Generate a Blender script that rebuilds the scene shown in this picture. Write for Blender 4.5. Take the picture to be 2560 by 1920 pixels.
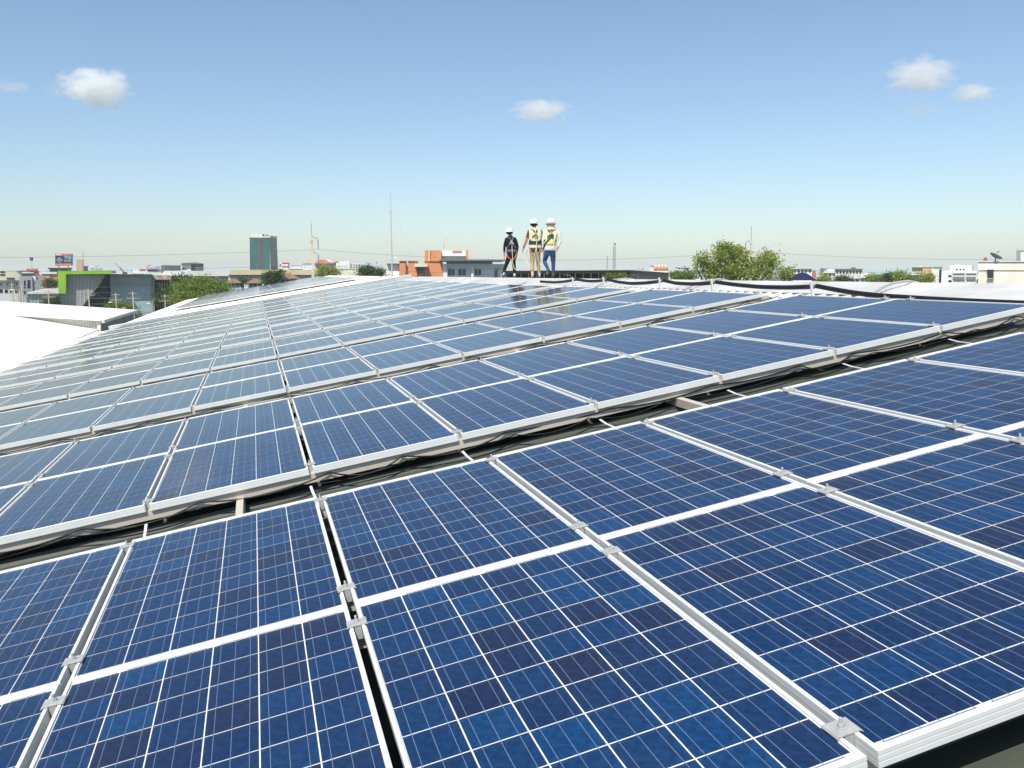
import bpy, math, random
import numpy as np
from mathutils import Matrix, Vector
random.seed(7); rng = np.random.default_rng(7)
sc = bpy.context.scene
col = sc.collection
for o in list(bpy.data.objects): bpy.data.objects.remove(o)
R_ = math.radians

# ---------------------------------------------------------------- camera, sky, sun, exposure
F, CX, CY = 2128.95, 1280.0, 960.0            # focal length and centre in photo pixels (2560 wide)
HC = 11.5                                     # camera height above the ground
RCW = np.array([[9.99994751e-01, -4.16042029e-04, -3.21316861e-03],
                [-3.23999128e-03, -1.28407705e-01, -9.91716171e-01],
                [0.0, 9.91721376e-01, -1.28408379e-01]])
cam_d = bpy.data.cameras.new('camera'); cam = bpy.data.objects.new('camera', cam_d); col.objects.link(cam)
cm = Matrix.Identity(4)
for i in range(3):
    cm[i][0] = RCW[0][i]; cm[i][1] = -RCW[1][i]; cm[i][2] = -RCW[2][i]
cm[2][3] = HC
cam.matrix_world = cm
cam_d.sensor_width = 36.0; cam_d.lens = F / 2560 * 36.0
cam_d.clip_start = 0.05; cam_d.clip_end = 20000
sc.camera = cam

SUN = Vector((0.24, 0.66, -1.0)).normalized()      # the way sunlight travels: from behind the camera, left
world = bpy.data.worlds.new('World'); sc.world = world; world.use_nodes = True
wn = world.node_tree.nodes; wl = world.node_tree.links
sky = wn.new('ShaderNodeTexSky'); sky.sky_type = 'NISHITA'; sky.sun_disc = False
sky.sun_elevation = math.asin(-SUN.z); sky.sun_rotation = math.atan2(-SUN.x, -SUN.y)
sky.altitude = 0; sky.air_density = 1.0; sky.dust_density = 0.85; sky.ozone_density = 2.8
bg = wn['Background']; bg.inputs['Strength'].default_value = 0.107
wb = wn.new('ShaderNodeMix'); wb.data_type = 'RGBA'; wb.blend_type = 'MULTIPLY'; wb.inputs['Factor'].default_value = 1.0   # the photograph's cyan white balance
wb.inputs[7].default_value = (1.0, 1.012, 1.01, 1); wl.new(sky.outputs[0], wb.inputs[6]); wl.new(wb.outputs[2], bg.inputs['Color'])
sl = bpy.data.lights.new('sun', 'SUN'); sl.energy = 4.2; sl.angle = R_(0.53); sl.color = (1.0, 0.96, 0.89)
so = bpy.data.objects.new('sun', sl); col.objects.link(so)
so.rotation_euler = SUN.to_track_quat('-Z', 'Y').to_euler(); so.location = (0, 0, 60)
sc.view_settings.view_transform = 'Standard'; sc.view_settings.look = 'None'
sc.view_settings.exposure = 0.45; sc.view_settings.gamma = 1.0; sc.view_settings.use_curve_mapping = False
sc.render.engine = 'CYCLES'
sc.cycles.use_denoising = True
sc.cycles.max_bounces = 10; sc.cycles.diffuse_bounces = 4; sc.cycles.glossy_bounces = 4
sc.cycles.transparent_max_bounces = 12; sc.cycles.volume_bounces = 6
sc.cycles.sample_clamp_indirect = 8.0

# ---------------------------------------------------------------- frames of reference
# roof frame: u runs up the slope, v along the ridge, n off the roof; n = 0 is the top of the panel frames
RB = np.array([[0.94494591, -0.28787097, -0.15558768],
               [0.28404641, 0.9576692, -0.04676894],
               [0.16246495, 0.0, 0.98671431]])
RC = np.array([-0.11419644, -1.51601691, 1.29440633])      # the camera in the roof frame
def rw(u, v, n):
    p = RB @ (np.array([u, v, n]) - RC); return Vector((p[0], p[1], p[2] + HC))
MR = Matrix.Identity(4)
_o = rw(0, 0, 0)
for i in range(3):
    for j in range(3): MR[i][j] = RB[i][j]
    MR[i][3] = _o[i]
def ray(px, py):
    return RCW.T @ np.array([(px - CX) / F, (py - CY) / F, 1.0])
def unroof(px, py, n=0.0):                    # sight line met with a plane parallel to the roof
    d = RB.T @ ray(px, py); s = (n - RC[2]) / d[2]; q = RC + s * d; return q
def at(px, py, D):                            # sight line met with the upright plane D metres ahead
    d = ray(px, py); s = D / d[1]; return Vector((d[0] * s, D, d[2] * s + HC))

# ---------------------------------------------------------------- helpers
def tag(o, label=None, cat=None, group=None, kind=None):
    if label: o['label'] = label
    if cat: o['category'] = cat
    if group: o['group'] = group
    if kind: o['kind'] = kind
    return o
def empty(name, label=None, cat=None, loc=None, group=None, mat4=None, parent=None):
    o = bpy.data.objects.new(name, None); col.objects.link(o)
    o.empty_display_size = 0.2
    if mat4 is not None: o.matrix_world = mat4
    elif loc is not None: o.location = loc
    if parent: o.parent = parent
    return tag(o, label, cat, group)
def meshd(name, V, Fc, mats=None, smooth=False, fm=None):
    m = bpy.data.meshes.new(name); m.from_pydata([tuple(v) for v in V], [], Fc)
    if mats:
        for k in (mats if isinstance(mats, (list, tuple)) else [mats]): m.materials.append(k)
    if fm is not None: m.polygons.foreach_set('material_index', fm)
    if smooth: m.polygons.foreach_set('use_smooth', [True] * len(m.polygons))
    m.update(); return m
def obj(name, m, parent=None, loc=None, mat4=None, rot=None):
    o = bpy.data.objects.new(name, m); col.objects.link(o)
    if parent: o.parent = parent
    if loc is not None: o.location = loc
    if rot is not None: o.rotation_euler = rot
    if mat4 is not None:
        o.matrix_world = mat4
    return o
class MB:                                     # gathers faces for one mesh
    def __init__(s): s.V = []; s.F = []; s.M = []
    def add(s, V, Fc, mi=0):
        b = len(s.V); s.V += [tuple(v) for v in V]
        for f in Fc: s.F.append([b + i for i in f]); s.M.append(mi)
        return s
    def box(s, x0, x1, y0, y1, z0, z1, mi=0):
        return s.add([(x0, y0, z0), (x1, y0, z0), (x1, y1, z0), (x0, y1, z0), (x0, y0, z1), (x1, y0, z1), (x1, y1, z1), (x0, y1, z1)],
                     [(0, 3, 2, 1), (4, 5, 6, 7), (0, 1, 5, 4), (1, 2, 6, 5), (2, 3, 7, 6), (3, 0, 4, 7)], mi)
    def prism(s, pts, y0, y1, mi=0):          # outline in x-z pushed along y
        n = len(pts); a = sum(pts[i][0] * pts[(i + 1) % n][1] - pts[(i + 1) % n][0] * pts[i][1] for i in range(n))
        if a < 0: pts = pts[::-1]
        V = [(x, y0, z) for x, z in pts] + [(x, y1, z) for x, z in pts]
        Fc = [list(range(n)), list(range(2 * n - 1, n - 1, -1))]
        for i in range(n):
            j = (i + 1) % n; Fc.append([j, i, n + i, n + j])
        return s.add(V, Fc, mi)
    def tube(s, pts, r, n=6, mi=0, caps=True):
        pts = [Vector(p) for p in pts]; rs = r if isinstance(r, (list, tuple)) else [r] * len(pts)
        V = []; up = Vector((0, 0, 1))
        for i, p in enumerate(pts):
            t = (pts[min(i + 1, len(pts) - 1)] - pts[max(i - 1, 0)]).normalized()
            a = t.cross(up if abs(t.z) < 0.95 else Vector((1, 0, 0))).normalized(); b = a.cross(t).normalized()
            for k in range(n):
                c, q = math.cos(2 * math.pi * k / n), math.sin(2 * math.pi * k / n)
                V.append(p + (a * c + b * q) * rs[i])
        Fc = []
        for i in range(len(pts) - 1):
            for k in range(n):
                l = (k + 1) % n; Fc.append([i * n + k, i * n + l, (i + 1) * n + l, (i + 1) * n + k])
        if caps: Fc.append(list(range(n))); Fc.append(list(range(len(V) - 1, len(V) - n - 1, -1)))
        return s.add(V, Fc, mi)
    def loft(s, rings, n=16, mi=0, cap=True): # rings: (cx, cy, cz, rx, ry)
        V = []
        for (x, y, z, rx, ry) in rings:
            for k in range(n):
                a = 2 * math.pi * k / n; V.append((x + rx * math.cos(a), y + ry * math.sin(a), z))
        Fc = []
        for i in range(len(rings) - 1):
            for k in range(n):
                l = (k + 1) % n; Fc.append([i * n + k, i * n + l, (i + 1) * n + l, (i + 1) * n + k])
        if cap: Fc.append(list(range(n))[::-1]); Fc.append(list(range(len(V) - n, len(V))))
        return s.add(V, Fc, mi)
    def ribbon(s, pts, w, t, side, mi=0):     # flat strap along pts; side = width direction
        pts = [Vector(p) for p in pts]; side = Vector(side).normalized(); V = []
        for i, p in enumerate(pts):
            d = (pts[min(i + 1, len(pts) - 1)] - pts[max(i - 1, 0)]).normalized()
            nrm = d.cross(side).normalized(); sd = nrm.cross(d).normalized()
            for a, b in ((-1, -1), (1, -1), (1, 1), (-1, 1)): V.append(p + sd * (a * w / 2) + nrm * (b * t / 2))
        Fc = [[3, 2, 1, 0]]
        for i in range(len(pts) - 1):
            for k in range(4):
                l = (k + 1) % 4; Fc.append([i * 4 + k, i * 4 + l, i * 4 + 4 + l, i * 4 + 4 + k])
        e = len(V); Fc.append([e - 4, e - 3, e - 2, e - 1])
        return s.add(V, Fc, mi)
    def mesh(s, name, mats, smooth=False): return meshd(name, s.V, s.F, mats, smooth, s.M)
    def obj(s, name, mats, parent=None, loc=None, mat4=None, smooth=False, rot=None):
        return obj(name, s.mesh(name, mats, smooth), parent, loc, mat4, rot)

# ---------------------------------------------------------------- materials
MATS = {}
def mat(name, c, rough=0.7, metal=0.0, var=0.12, scale=3.0, spec=0.3, bump=0.0, bscale=40.0, hue=None, stretch=None):
    if name in MATS: return MATS[name]
    m = bpy.data.materials.new(name); m.use_nodes = True; nt = m.node_tree; b = nt.nodes['Principled BSDF']
    b.inputs['Roughness'].default_value = rough; b.inputs['Metallic'].default_value = metal
    b.inputs['Specular IOR Level'].default_value = spec
    tc = nt.nodes.new('ShaderNodeTexCoord'); src = tc.outputs['Object']
    if stretch:
        mp = nt.nodes.new('ShaderNodeMapping'); mp.inputs['Scale'].default_value = stretch
        nt.links.new(src, mp.inputs['Vector']); src = mp.outputs['Vector']
    if var > 0:
        n = nt.nodes.new('ShaderNodeTexNoise'); n.inputs['Scale'].default_value = scale; n.inputs['Detail'].default_value = 6; n.inputs['Roughness'].default_value = 0.65
        nt.links.new(src, n.inputs['Vector'])
        r = nt.nodes.new('ShaderNodeValToRGB'); c2 = hue or c
        r.color_ramp.elements[0].position = 0.3; r.color_ramp.elements[1].position = 0.7
        r.color_ramp.elements[0].color = (*[max(0, x * (1 - var)) for x in c2], 1)
        r.color_ramp.elements[1].color = (*[min(1, x * (1 + var * 0.6)) for x in c], 1)
        nt.links.new(n.outputs['Fac'], r.inputs['Fac']); nt.links.new(r.outputs['Color'], b.inputs['Base Color'])
    else: b.inputs['Base Color'].default_value = (*c, 1)
    if bump > 0:
        n2 = nt.nodes.new('ShaderNodeTexNoise'); n2.inputs['Scale'].default_value = bscale; n2.inputs['Detail'].default_value = 4
        nt.links.new(src, n2.inputs['Vector']); bp = nt.nodes.new('ShaderNodeBump'); bp.inputs['Strength'].default_value = bump; bp.inputs['Distance'].default_value = 0.02
        nt.links.new(n2.outputs['Fac'], bp.inputs['Height']); nt.links.new(bp.outputs['Normal'], b.inputs['Normal'])
    MATS[name] = m; return m

M_frame = mat('anodised_aluminium', (0.71, 0.72, 0.69), 0.40, 0.1, 0.06, 6, 0.5)
M_rail = mat('rail_aluminium', (0.60, 0.54, 0.45), 0.45, 0.2, 0.08, 6, 0.5)
M_steel = mat('galvanised_steel', (0.42, 0.42, 0.40), 0.45, 0.15, 0.2, 30, 0.5)
M_back = mat('white_backsheet', (0.80, 0.81, 0.80), 0.6, 0, 0.05, 5)
M_bus = mat('busbar_tin', (0.20, 0.27, 0.40), 0.4, 0.2, 0.05, 10)
M_black = mat('black_rubber', (0.012, 0.012, 0.013), 0.5, 0, 0.2, 12)
M_white_roof = mat('white_roof_sheet', (0.78, 0.78, 0.75), 0.5, 0, 0.07, 0.8, 0.3, hue=(0.76, 0.74, 0.69))
M_ridge = mat('weathered_white_sheet', (0.60, 0.60, 0.57), 0.5, 0, 0.14, 0.9, 0.3, hue=(0.48, 0.46, 0.42))
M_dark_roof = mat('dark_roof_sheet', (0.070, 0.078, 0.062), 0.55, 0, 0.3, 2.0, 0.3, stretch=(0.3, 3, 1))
M_foil = mat('shiny_strap', (0.85, 0.85, 0.83), 0.3, 0.4, 0.05, 10, 0.6)

def glass_mat():                              # a pane: mirrors more the flatter one looks along it
    m = bpy.data.materials.new('panel_glass'); m.use_nodes = True; nt = m.node_tree
    for n in list(nt.nodes): nt.nodes.remove(n)
    out = nt.nodes.new('ShaderNodeOutputMaterial'); mix = nt.nodes.new('ShaderNodeMixShader')
    fr = nt.nodes.new('ShaderNodeFresnel'); fr.inputs['IOR'].default_value = 1.47
    tr = nt.nodes.new('ShaderNodeBsdfTransparent'); gl = nt.nodes.new('ShaderNodeBsdfGlossy'); gl.inputs['Roughness'].default_value = 0.10
    df = nt.nodes.new('ShaderNodeBsdfDiffuse'); df.inputs['Color'].default_value = (0.5, 0.48, 0.43, 1)   # dust on the pane
    tc = nt.nodes.new('ShaderNodeTexCoord'); nz = nt.nodes.new('ShaderNodeTexNoise'); nz.inputs['Scale'].default_value = 3.0; nz.inputs['Detail'].default_value = 9; nz.inputs['Roughness'].default_value = 0.7
    nt.links.new(tc.outputs['Object'], nz.inputs['Vector'])
    mr = nt.nodes.new('ShaderNodeMapRange'); mr.inputs['From Min'].default_value = 0.35; mr.inputs['From Max'].default_value = 0.8
    mr.inputs['To Min'].default_value = 0.001; mr.inputs['To Max'].default_value = 0.016
    nt.links.new(nz.outputs['Fac'], mr.inputs['Value'])
    m2 = nt.nodes.new('ShaderNodeMixShader')
    nt.links.new(mr.outputs['Result'], m2.inputs['Fac']); nt.links.new(tr.outputs[0], m2.inputs[1]); nt.links.new(df.outputs[0], m2.inputs[2])
    nt.links.new(fr.outputs[0], mix.inputs['Fac']); nt.links.new(m2.outputs[0], mix.inputs[1]); nt.links.new(gl.outputs[0], mix.inputs[2])
    nt.links.new(mix.outputs[0], out.inputs['Surface']); return m
M_glass = glass_mat()

def cell_mat():
    m = bpy.data.materials.new('polycrystalline_cell'); m.use_nodes = True; nt = m.node_tree; b = nt.nodes['Principled BSDF']
    at_ = nt.nodes.new('ShaderNodeAttribute'); at_.attribute_name = 'tint'
    oi = nt.nodes.new('ShaderNodeObjectInfo')
    ad = nt.nodes.new('ShaderNodeMath'); ad.operation = 'ADD'
    nt.links.new(at_.outputs['Fac'], ad.inputs[0]); nt.links.new(oi.outputs['Random'], ad.inputs[1])
    fr = nt.nodes.new('ShaderNodeMath'); fr.operation = 'FRACT'; nt.links.new(ad.outputs[0], fr.inputs[0])
    ramp = nt.nodes.new('ShaderNodeValToRGB'); cr = ramp.color_ramp
    cr.elements[0].position = 0.0; cr.elements[0].color = (0.008, 0.022, 0.074, 1)
    cr.elements[1].position = 1.0; cr.elements[1].color = (0.003, 0.049, 0.155, 1)
    for p, c in ((0.07, (0.010, 0.020, 0.066)), (0.16, (0.006, 0.025, 0.088)), (0.55, (0.004, 0.031, 0.108)), (0.88, (0.004, 0.039, 0.130))):
        e = cr.elements.new(p); e.color = (*c, 1)
    nt.links.new(fr.outputs[0], ramp.inputs['Fac'])
    tc = nt.nodes.new('ShaderNodeTexCoord')
    vo = nt.nodes.new('ShaderNodeTexVoronoi'); vo.inputs['Scale'].default_value = 75; nt.links.new(tc.outputs['Object'], vo.inputs['Vector'])
    no = nt.nodes.new('ShaderNodeTexNoise'); no.inputs['Scale'].default_value = 9; no.inputs['Detail'].default_value = 3; nt.links.new(tc.outputs['Object'], no.inputs['Vector'])
    sp = nt.nodes.new('ShaderNodeSeparateColor'); nt.links.new(vo.outputs['Color'], sp.inputs[0])
    mr = nt.nodes.new('ShaderNodeMapRange'); mr.inputs['To Min'].default_value = 0.74; mr.inputs['To Max'].default_value = 1.3; nt.links.new(sp.outputs[0], mr.inputs['Value'])
    mr2 = nt.nodes.new('ShaderNodeMapRange'); mr2.inputs['From Min'].default_value = 0.3; mr2.inputs['From Max'].default_value = 0.7; mr2.inputs['To Min'].default_value = 0.84; mr2.inputs['To Max'].default_value = 1.0; nt.links.new(no.outputs['Fac'], mr2.inputs['Value'])
    mu = nt.nodes.new('ShaderNodeMath'); mu.operation = 'MULTIPLY'; nt.links.new(mr.outputs[0], mu.inputs[0]); nt.links.new(mr2.outputs[0], mu.inputs[1])
    hv = nt.nodes.new('ShaderNodeHueSaturation'); nt.links.new(ramp.outputs['Color'], hv.inputs['Color']); nt.links.new(mu.outputs[0], hv.inputs['Value'])
    nt.links.new(hv.outputs['Color'], b.inputs['Base Color'])
    b.inputs['Roughness'].default_value = 0.45; b.inputs['Specular IOR Level'].default_value = 0.25
    return m
M_cell = cell_mat()

# ---------------------------------------------------------------- the solar panel and its pieces (meshes are shared)
PW, PL, GU, GV, PITCH = 0.992, 1.676, 0.030, 0.006, 4.126
PH = 0.046                                    # frame height; panel origin is the centre of its underside
def frame_mesh():
    prof = [(0, 0), (0, 0.013), (0.0004, 0.0145), (0.0004, 0.0165), (0, 0.018), (0, 0.029), (0.0004, 0.0305), (0.0004, 0.0325), (0, 0.034), (0, 0.0448), (0.0012, PH), (0.0125, PH), (0.0125, 0.040), (0.030, 0.0375), (0.030, 0.0)]
    V = []; n = len(prof)
    for sx, sy in ((-1, -1), (1, -1), (1, 1), (-1, 1)):
        for d, z in prof: V.append((sx * (PW / 2 - d), sy * (PL / 2 - d), z))
    Fc = []
    for c in range(4):
        e = (c + 1) % 4
        for i in range(n):
            j = (i + 1) % n; Fc.append([c * n + i, e * n + i, e * n + j, c * n + j])
    return meshd('frame', V, Fc, M_frame)
frame_me = frame_mesh()
def sheet(name, z, d, m): return meshd(name, [(-PW/2+d, -PL/2+d, z), (PW/2-d, -PL/2+d, z), (PW/2-d, PL/2-d, z), (-PW/2+d, PL/2-d, z)], [[0, 1, 2, 3]], m)
back_me = sheet('backsheet', 0.0385, 0.013, M_back)
glass_me = sheet('glass', 0.0425, 0.0126, M_glass)
CS, GX, GY = 0.156, 0.0044, 0.0050
X0 = -(6 * CS + 5 * GX) / 2; Y0 = -(10 * CS + 9 * GY) / 2
def tint_attr(me, vals):
    a = me.attributes.new('tint', 'FLOAT', 'FACE'); a.data.foreach_set('value', vals)
cell_me = []
for k in range(12):                           # one cell; twelve tints
    m = meshd('cell', [(0, 0, 0), (CS, 0, 0), (CS, CS, 0), (0, CS, 0)], [[0, 1, 2, 3]], M_cell)
    tint_attr(m, [0.0]); cell_me.append(m)
cells_me = []
for k in range(8):                            # sixty cells of a panel too far off to pick apart
    b = MB(); vals = []
    for i in range(6):
        for j in range(10):
            x = X0 + i * (CS + GX); y = Y0 + j * (CS + GY)
            b.add([(x, y, 0.0395), (x + CS, y, 0.0395), (x + CS, y + CS, 0.0395), (x, y + CS, 0.0395)], [[0, 1, 2, 3]])
            vals.append(random.random())
    m = b.mesh('cells', M_cell); tint_attr(m, vals); cells_me.append(m)
bb = MB()
for i in range(6):
    for t in (1 / 6, 0.5, 5 / 6):
        x = X0 + i * (CS + GX) + CS * t
        bb.add([(x - 0.0009, Y0 - 0.006, 0.0400), (x + 0.0009, Y0 - 0.006, 0.0400), (x + 0.0009, -Y0 + 0.006, 0.0400), (x - 0.0009, -Y0 + 0.006, 0.0400)], [[0, 1, 2, 3]])
for i in range(3):                            # ribbon that joins two strings of cells at each end
    for e in (-1, 1):
        xa = X0 + (2 * i + (0 if e < 0 else 1)) * (CS + GX); xb = xa + 2 * CS + GX if xa + 2 * CS < -X0 + .01 else xa + CS
        y = e * (-Y0 + 0.0075)
        bb.add([(xa + 0.02, y - 0.002, 0.0398), (xb - 0.02, y - 0.002, 0.0398), (xb - 0.02, y + 0.002, 0.0398), (xa + 0.02, y + 0.002, 0.0398)], [[0, 1, 2, 3]])
bus_me = bb.mesh('busbars', M_bus)

ORD = ['first', 'second', 'third', 'fourth', 'fifth', 'sixth', 'seventh', 'eighth', 'ninth', 'tenth', 'eleventh', 'twelfth', 'thirteenth']
def projpx(p):
    d = RCW @ (np.array(p) - np.array([0, 0, HC])); return (CX + F * d[0] / d[2], CY + F * d[1] / d[2], d[2])
def in_view(u, v, pad):
    P_ = [projpx(rw(u + a * PW, v + b * PL, 0)) for a in (0, .25, .5, .75, 1) for b in (0, .25, .5, .75, 1)]
    return any(z > 0.05 and -pad < x < 2560 + pad and -pad < y < 1920 + pad for x, y, z in P_)
NCELL = [0]
def panel(u, v, n, label, group, lod):
    r = empty('solar_panel', label, 'solar panel', group=group, mat4=MR @ Matrix.Translation((u + PW / 2, v + PL / 2, n - PH)) @ Matrix.Rotation(random.gauss(0, 0.0012), 4, 'X') @ Matrix.Rotation(random.gauss(0, 0.0012), 4, 'Y'))
    obj('frame', frame_me, r); obj('backsheet', back_me, r)
    if lod == 0:
        for i in range(6):
            for j in range(10):
                obj('cell', random.choice(cell_me), r, loc=(X0 + i * (CS + GX), Y0 + j * (CS + GY), 0.0395))
        NCELL[0] += 60
    else:
        tag(obj('cells', random.choice(cells_me), r), kind='stuff')
    if lod <= 1: tag(obj('busbars', bus_me, r), kind='stuff')
    obj('glass', glass_me, r)
    return r

# ---------------------------------------------------------------- the warehouse roof under the panels
NR = -0.20                                    # roof pans below the frame tops
S2 = 2 * R_(9.35)
UC, VN, VF = 7.82, -9.0, 41.9                 # ridge, near end and far end of this roof
roof = empty('warehouse_roof', 'shallow pitched metal warehouse roof carrying the nearest rows of solar panels', 'roof', mat4=MR)
def ribbed(u0, u1, v0, v1, n0, m, pitch=0.25, drop=None):
    b = MB(); v = v0; prof = []
    while v < v1 - 1e-6:
        prof += [(v, 0), (v + pitch - 0.085, 0), (v + pitch - 0.062, 0.036), (v + pitch - 0.028, 0.036), (v + pitch - 0.005, 0)]
        v += pitch
    n = len(prof); V = []
    for uu, nn in ((u0, n0), (u1, n0 if drop is None else drop)):
        for vv, h in prof: V.append((uu, vv, nn + h))
    b.add(V, [[n + i, i, i + 1, n + i + 1][::-1] for i in range(n - 1)])
    return b.mesh('roof_sheet', m)
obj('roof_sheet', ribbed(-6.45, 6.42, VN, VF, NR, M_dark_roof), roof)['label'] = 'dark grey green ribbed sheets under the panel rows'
obj('roof_sheet', ribbed(6.42, UC, VN, VF, NR, M_ridge), roof)['label'] = 'white ribbed sheets along the ridge'
obj('roof_sheet', ribbed(-7.6, -6.45, VN, VF, NR, M_white_roof), roof)['label'] = 'white ribbed sheets along the eave'
c2, s2 = math.cos(S2), math.sin(S2)
obj('roof_sheet', ribbed(UC, UC + 9 * c2, VN, VF, NR, M_white_roof, drop=NR - 9 * s2), roof)['label'] = 'white ribbed sheets on the far side of the ridge'
for k in range(17):                           # the ridge is capped with lengths of folded flashing
    a = VN + k * 3.0 + 0.004; e = min(a + 3.05, VF); z = NR + 0.0375 + (0.002 if k % 2 else 0)
    b = MB(); prof = [(UC - 0.80, z - 0.005), (UC - 0.80, z), (UC - 0.10, z), (UC, z + 0.02), (UC + 0.10 * c2, z - 0.10 * s2 + .015), (UC + 0.8 * c2, z - 0.8 * s2)]
    V = [(p, a, q) for p, q in prof] + [(p, e, q) for p, q in prof] + [(p, a, q - 0.003) for p, q in prof] + [(p, e, q - 0.003) for p, q in prof]
    n = len(prof); Fc = []
    for i in range(n - 1):
        Fc.append([i, i + 1, n + i + 1, n + i]); Fc.append([2 * n + i, 3 * n + i, 3 * n + i + 1, 2 * n + i + 1])
    Fc += [[i, 2 * n + i, 2 * n + i + 1, i + 1] for i in range(n - 1)] + [[n + i, n + i + 1, 3 * n + i + 1, 3 * n + i] for i in range(n - 1)]
    b.add(V, Fc); b.obj('ridge_cap', M_ridge, roof)
# walls of the warehouse below
_wall = mat('warehouse_wall', (0.5, 0.5, 0.47), 0.7)
b = MB(); b.add([(-7.55, VN, NR - .02), (-7.55, VF, NR - .02), (-7.55 - 1.5, VF, -9.3), (-7.55 - 1.5, VN, -9.3)], [[0, 1, 2, 3]]); b.obj('wall', _wall, roof)

# second roof section beyond, a step higher, with its own array
V2, V2F, N2 = 42.0, 92.5, -0.13
roof2 = empty('second_warehouse_roof', 'white sheet roof section beyond the first array with a grey edge flashing', 'roof', mat4=MR)
obj('roof_sheet', ribbed(-6.9, UC - .3, V2 + .16, V2F, N2, M_white_roof), roof2)
obj('roof_sheet', ribbed(UC - .3, UC - .3 + 9 * c2, V2 + .16, V2F, N2, M_white_roof, drop=N2 - 9 * s2), roof2)['label'] = 'far slope of the white roof section'
_fl = mat('grey_flashing', (0.52, 0.52, 0.48), 0.5, 0.1)
MB().box(-7.0, UC - .3, V2, V2 + .155, -0.32, 0.0).obj('edge_flashing', _fl, roof2)
MB().box(-7.02, UC - .3, V2 - 0.01, V2 + .9, 0.002, 0.012).obj('flashing_top', M_white_roof, roof2)
MB().box(-7.0, -6.9, V2 + .16, V2F, -0.3, N2 + .02).obj('eave_trim', M_white_roof, roof2)
MB().box(-6.8, UC + 8, V2 + .1, V2F, -9.0, -3.0).obj('wall', _wall, roof2)

# ---------------------------------------------------------------- solar panels
count = 0
for k in range(10):
    for h in range(2):
        for i in range(-6, 6):
            u = i * (PW + GU); v = k * PITCH + h * (PL + GV)
            if not in_view(u, v, 350): continue
            d = (rw(u + PW / 2, v + PL / 2, 0) - Vector((0, 0, HC))).length
            near_cells = in_view(u, v, 0) and d < 7.2
            panel(u, v, 0.0, 'blue solar panel, %s half of the %s row from the camera, %s from the ridge' % (('near', 'far')[h], ORD[k], ORD[5 - i]),
                  'solar panels in the near array', 0 if near_cells else (1 if k < 3 else 2))
            count += 1
NA = 0.06
V2A = 53.0
for k in range(3):
    for h in range(2):
        for i in range(-5, 6):
            panel(i * (PW + GU), V2A + k * PITCH + h * (PL + GV), NA, 'solar panel beyond white strip, %s half of %s row, %s from the ridge' % (('near', 'far')[h], ORD[k], ORD[5 - i]),
                  'solar panels in the far array', 3)
            count += 1
b = MB()
for k in range(3, 9):
    for h in range(2):
        for i in range(-5, 6):
            u = i * (PW + GU); v = V2A + k * PITCH + h * (PL + GV)
            b.box(u, u + PW, v, v + PL, NA - PH, NA - .003, 1)
            b.box(u + .013, u + PW - .013, v + .013, v + PL - .013, NA - .0028, NA, 0)
def facing_panel():
    m = bpy.data.materials.new('distant_panel_face'); m.use_nodes = True; bs = m.node_tree.nodes['Principled BSDF']
    tc = m.node_tree.nodes.new('ShaderNodeTexCoord'); br = m.node_tree.nodes.new('ShaderNodeTexBrick')
    br.inputs['Color1'].default_value = (0.013, 0.037, 0.145, 1); br.inputs['Color2'].default_value = (0.012, 0.048, 0.17, 1); br.inputs['Mortar'].default_value = (0.7, 0.7, 0.7, 1)
    br.offset = 0; br.inputs['Scale'].default_value = 1; br.inputs['Brick Width'].default_value = 0.161; br.inputs['Row Height'].default_value = 0.161; br.inputs['Mortar Size'].default_value = 0.003
    m.node_tree.links.new(tc.outputs['Object'], br.inputs['Vector']); m.node_tree.links.new(br.outputs['Color'], bs.inputs['Base Color'])
    bs.inputs['Roughness'].default_value = 0.12; bs.inputs['IOR'].default_value = 1.45; return m
o = b.obj('distant_solar_panels', [facing_panel(), M_frame], mat4=MR)
tag(o, 'farthest rows of pale grey solar panels on the white roof section', 'solar panels', kind='stuff')

# ---------------------------------------------------------------- rails with clamps, cross beams
clamp_me = MB()
clamp_me.box(-0.034, 0.034, -0.030, 0.030, 0.0022, 0.0052).box(-0.0365, -0.033, -0.033, 0.033, -0.004 + .0045, 0.0022).box(0.033, 0.0365, -0.033, 0.033, 0.0005, 0.0022)
clamp_me.box(-0.012, 0.012, -0.028, 0.028, -0.05, 0.0022)
clamp_me = clamp_me.mesh('clamp', M_steel)
bolt_me = MB(); bolt_me.loft([(0, 0, 0.0058, .014, .014), (0, 0, 0.0075, .014, .014)], 12).loft([(0, 0, 0.0075, .0095, .0095), (0, 0, 0.016, .0095, .0095)], 6).loft([(0, 0, 0.016, .0048, .0048), (0, 0, 0.030, .0048, .0048), (0, 0, 0.031, .004, .004)], 8)
bolt_me = bolt_me.mesh('bolt', M_steel)
OFF = (0.09, 1.50, 1.86, 3.27)
OFN = ('near edge', 'middle seam, near side', 'middle seam, far side', 'far edge')
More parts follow.
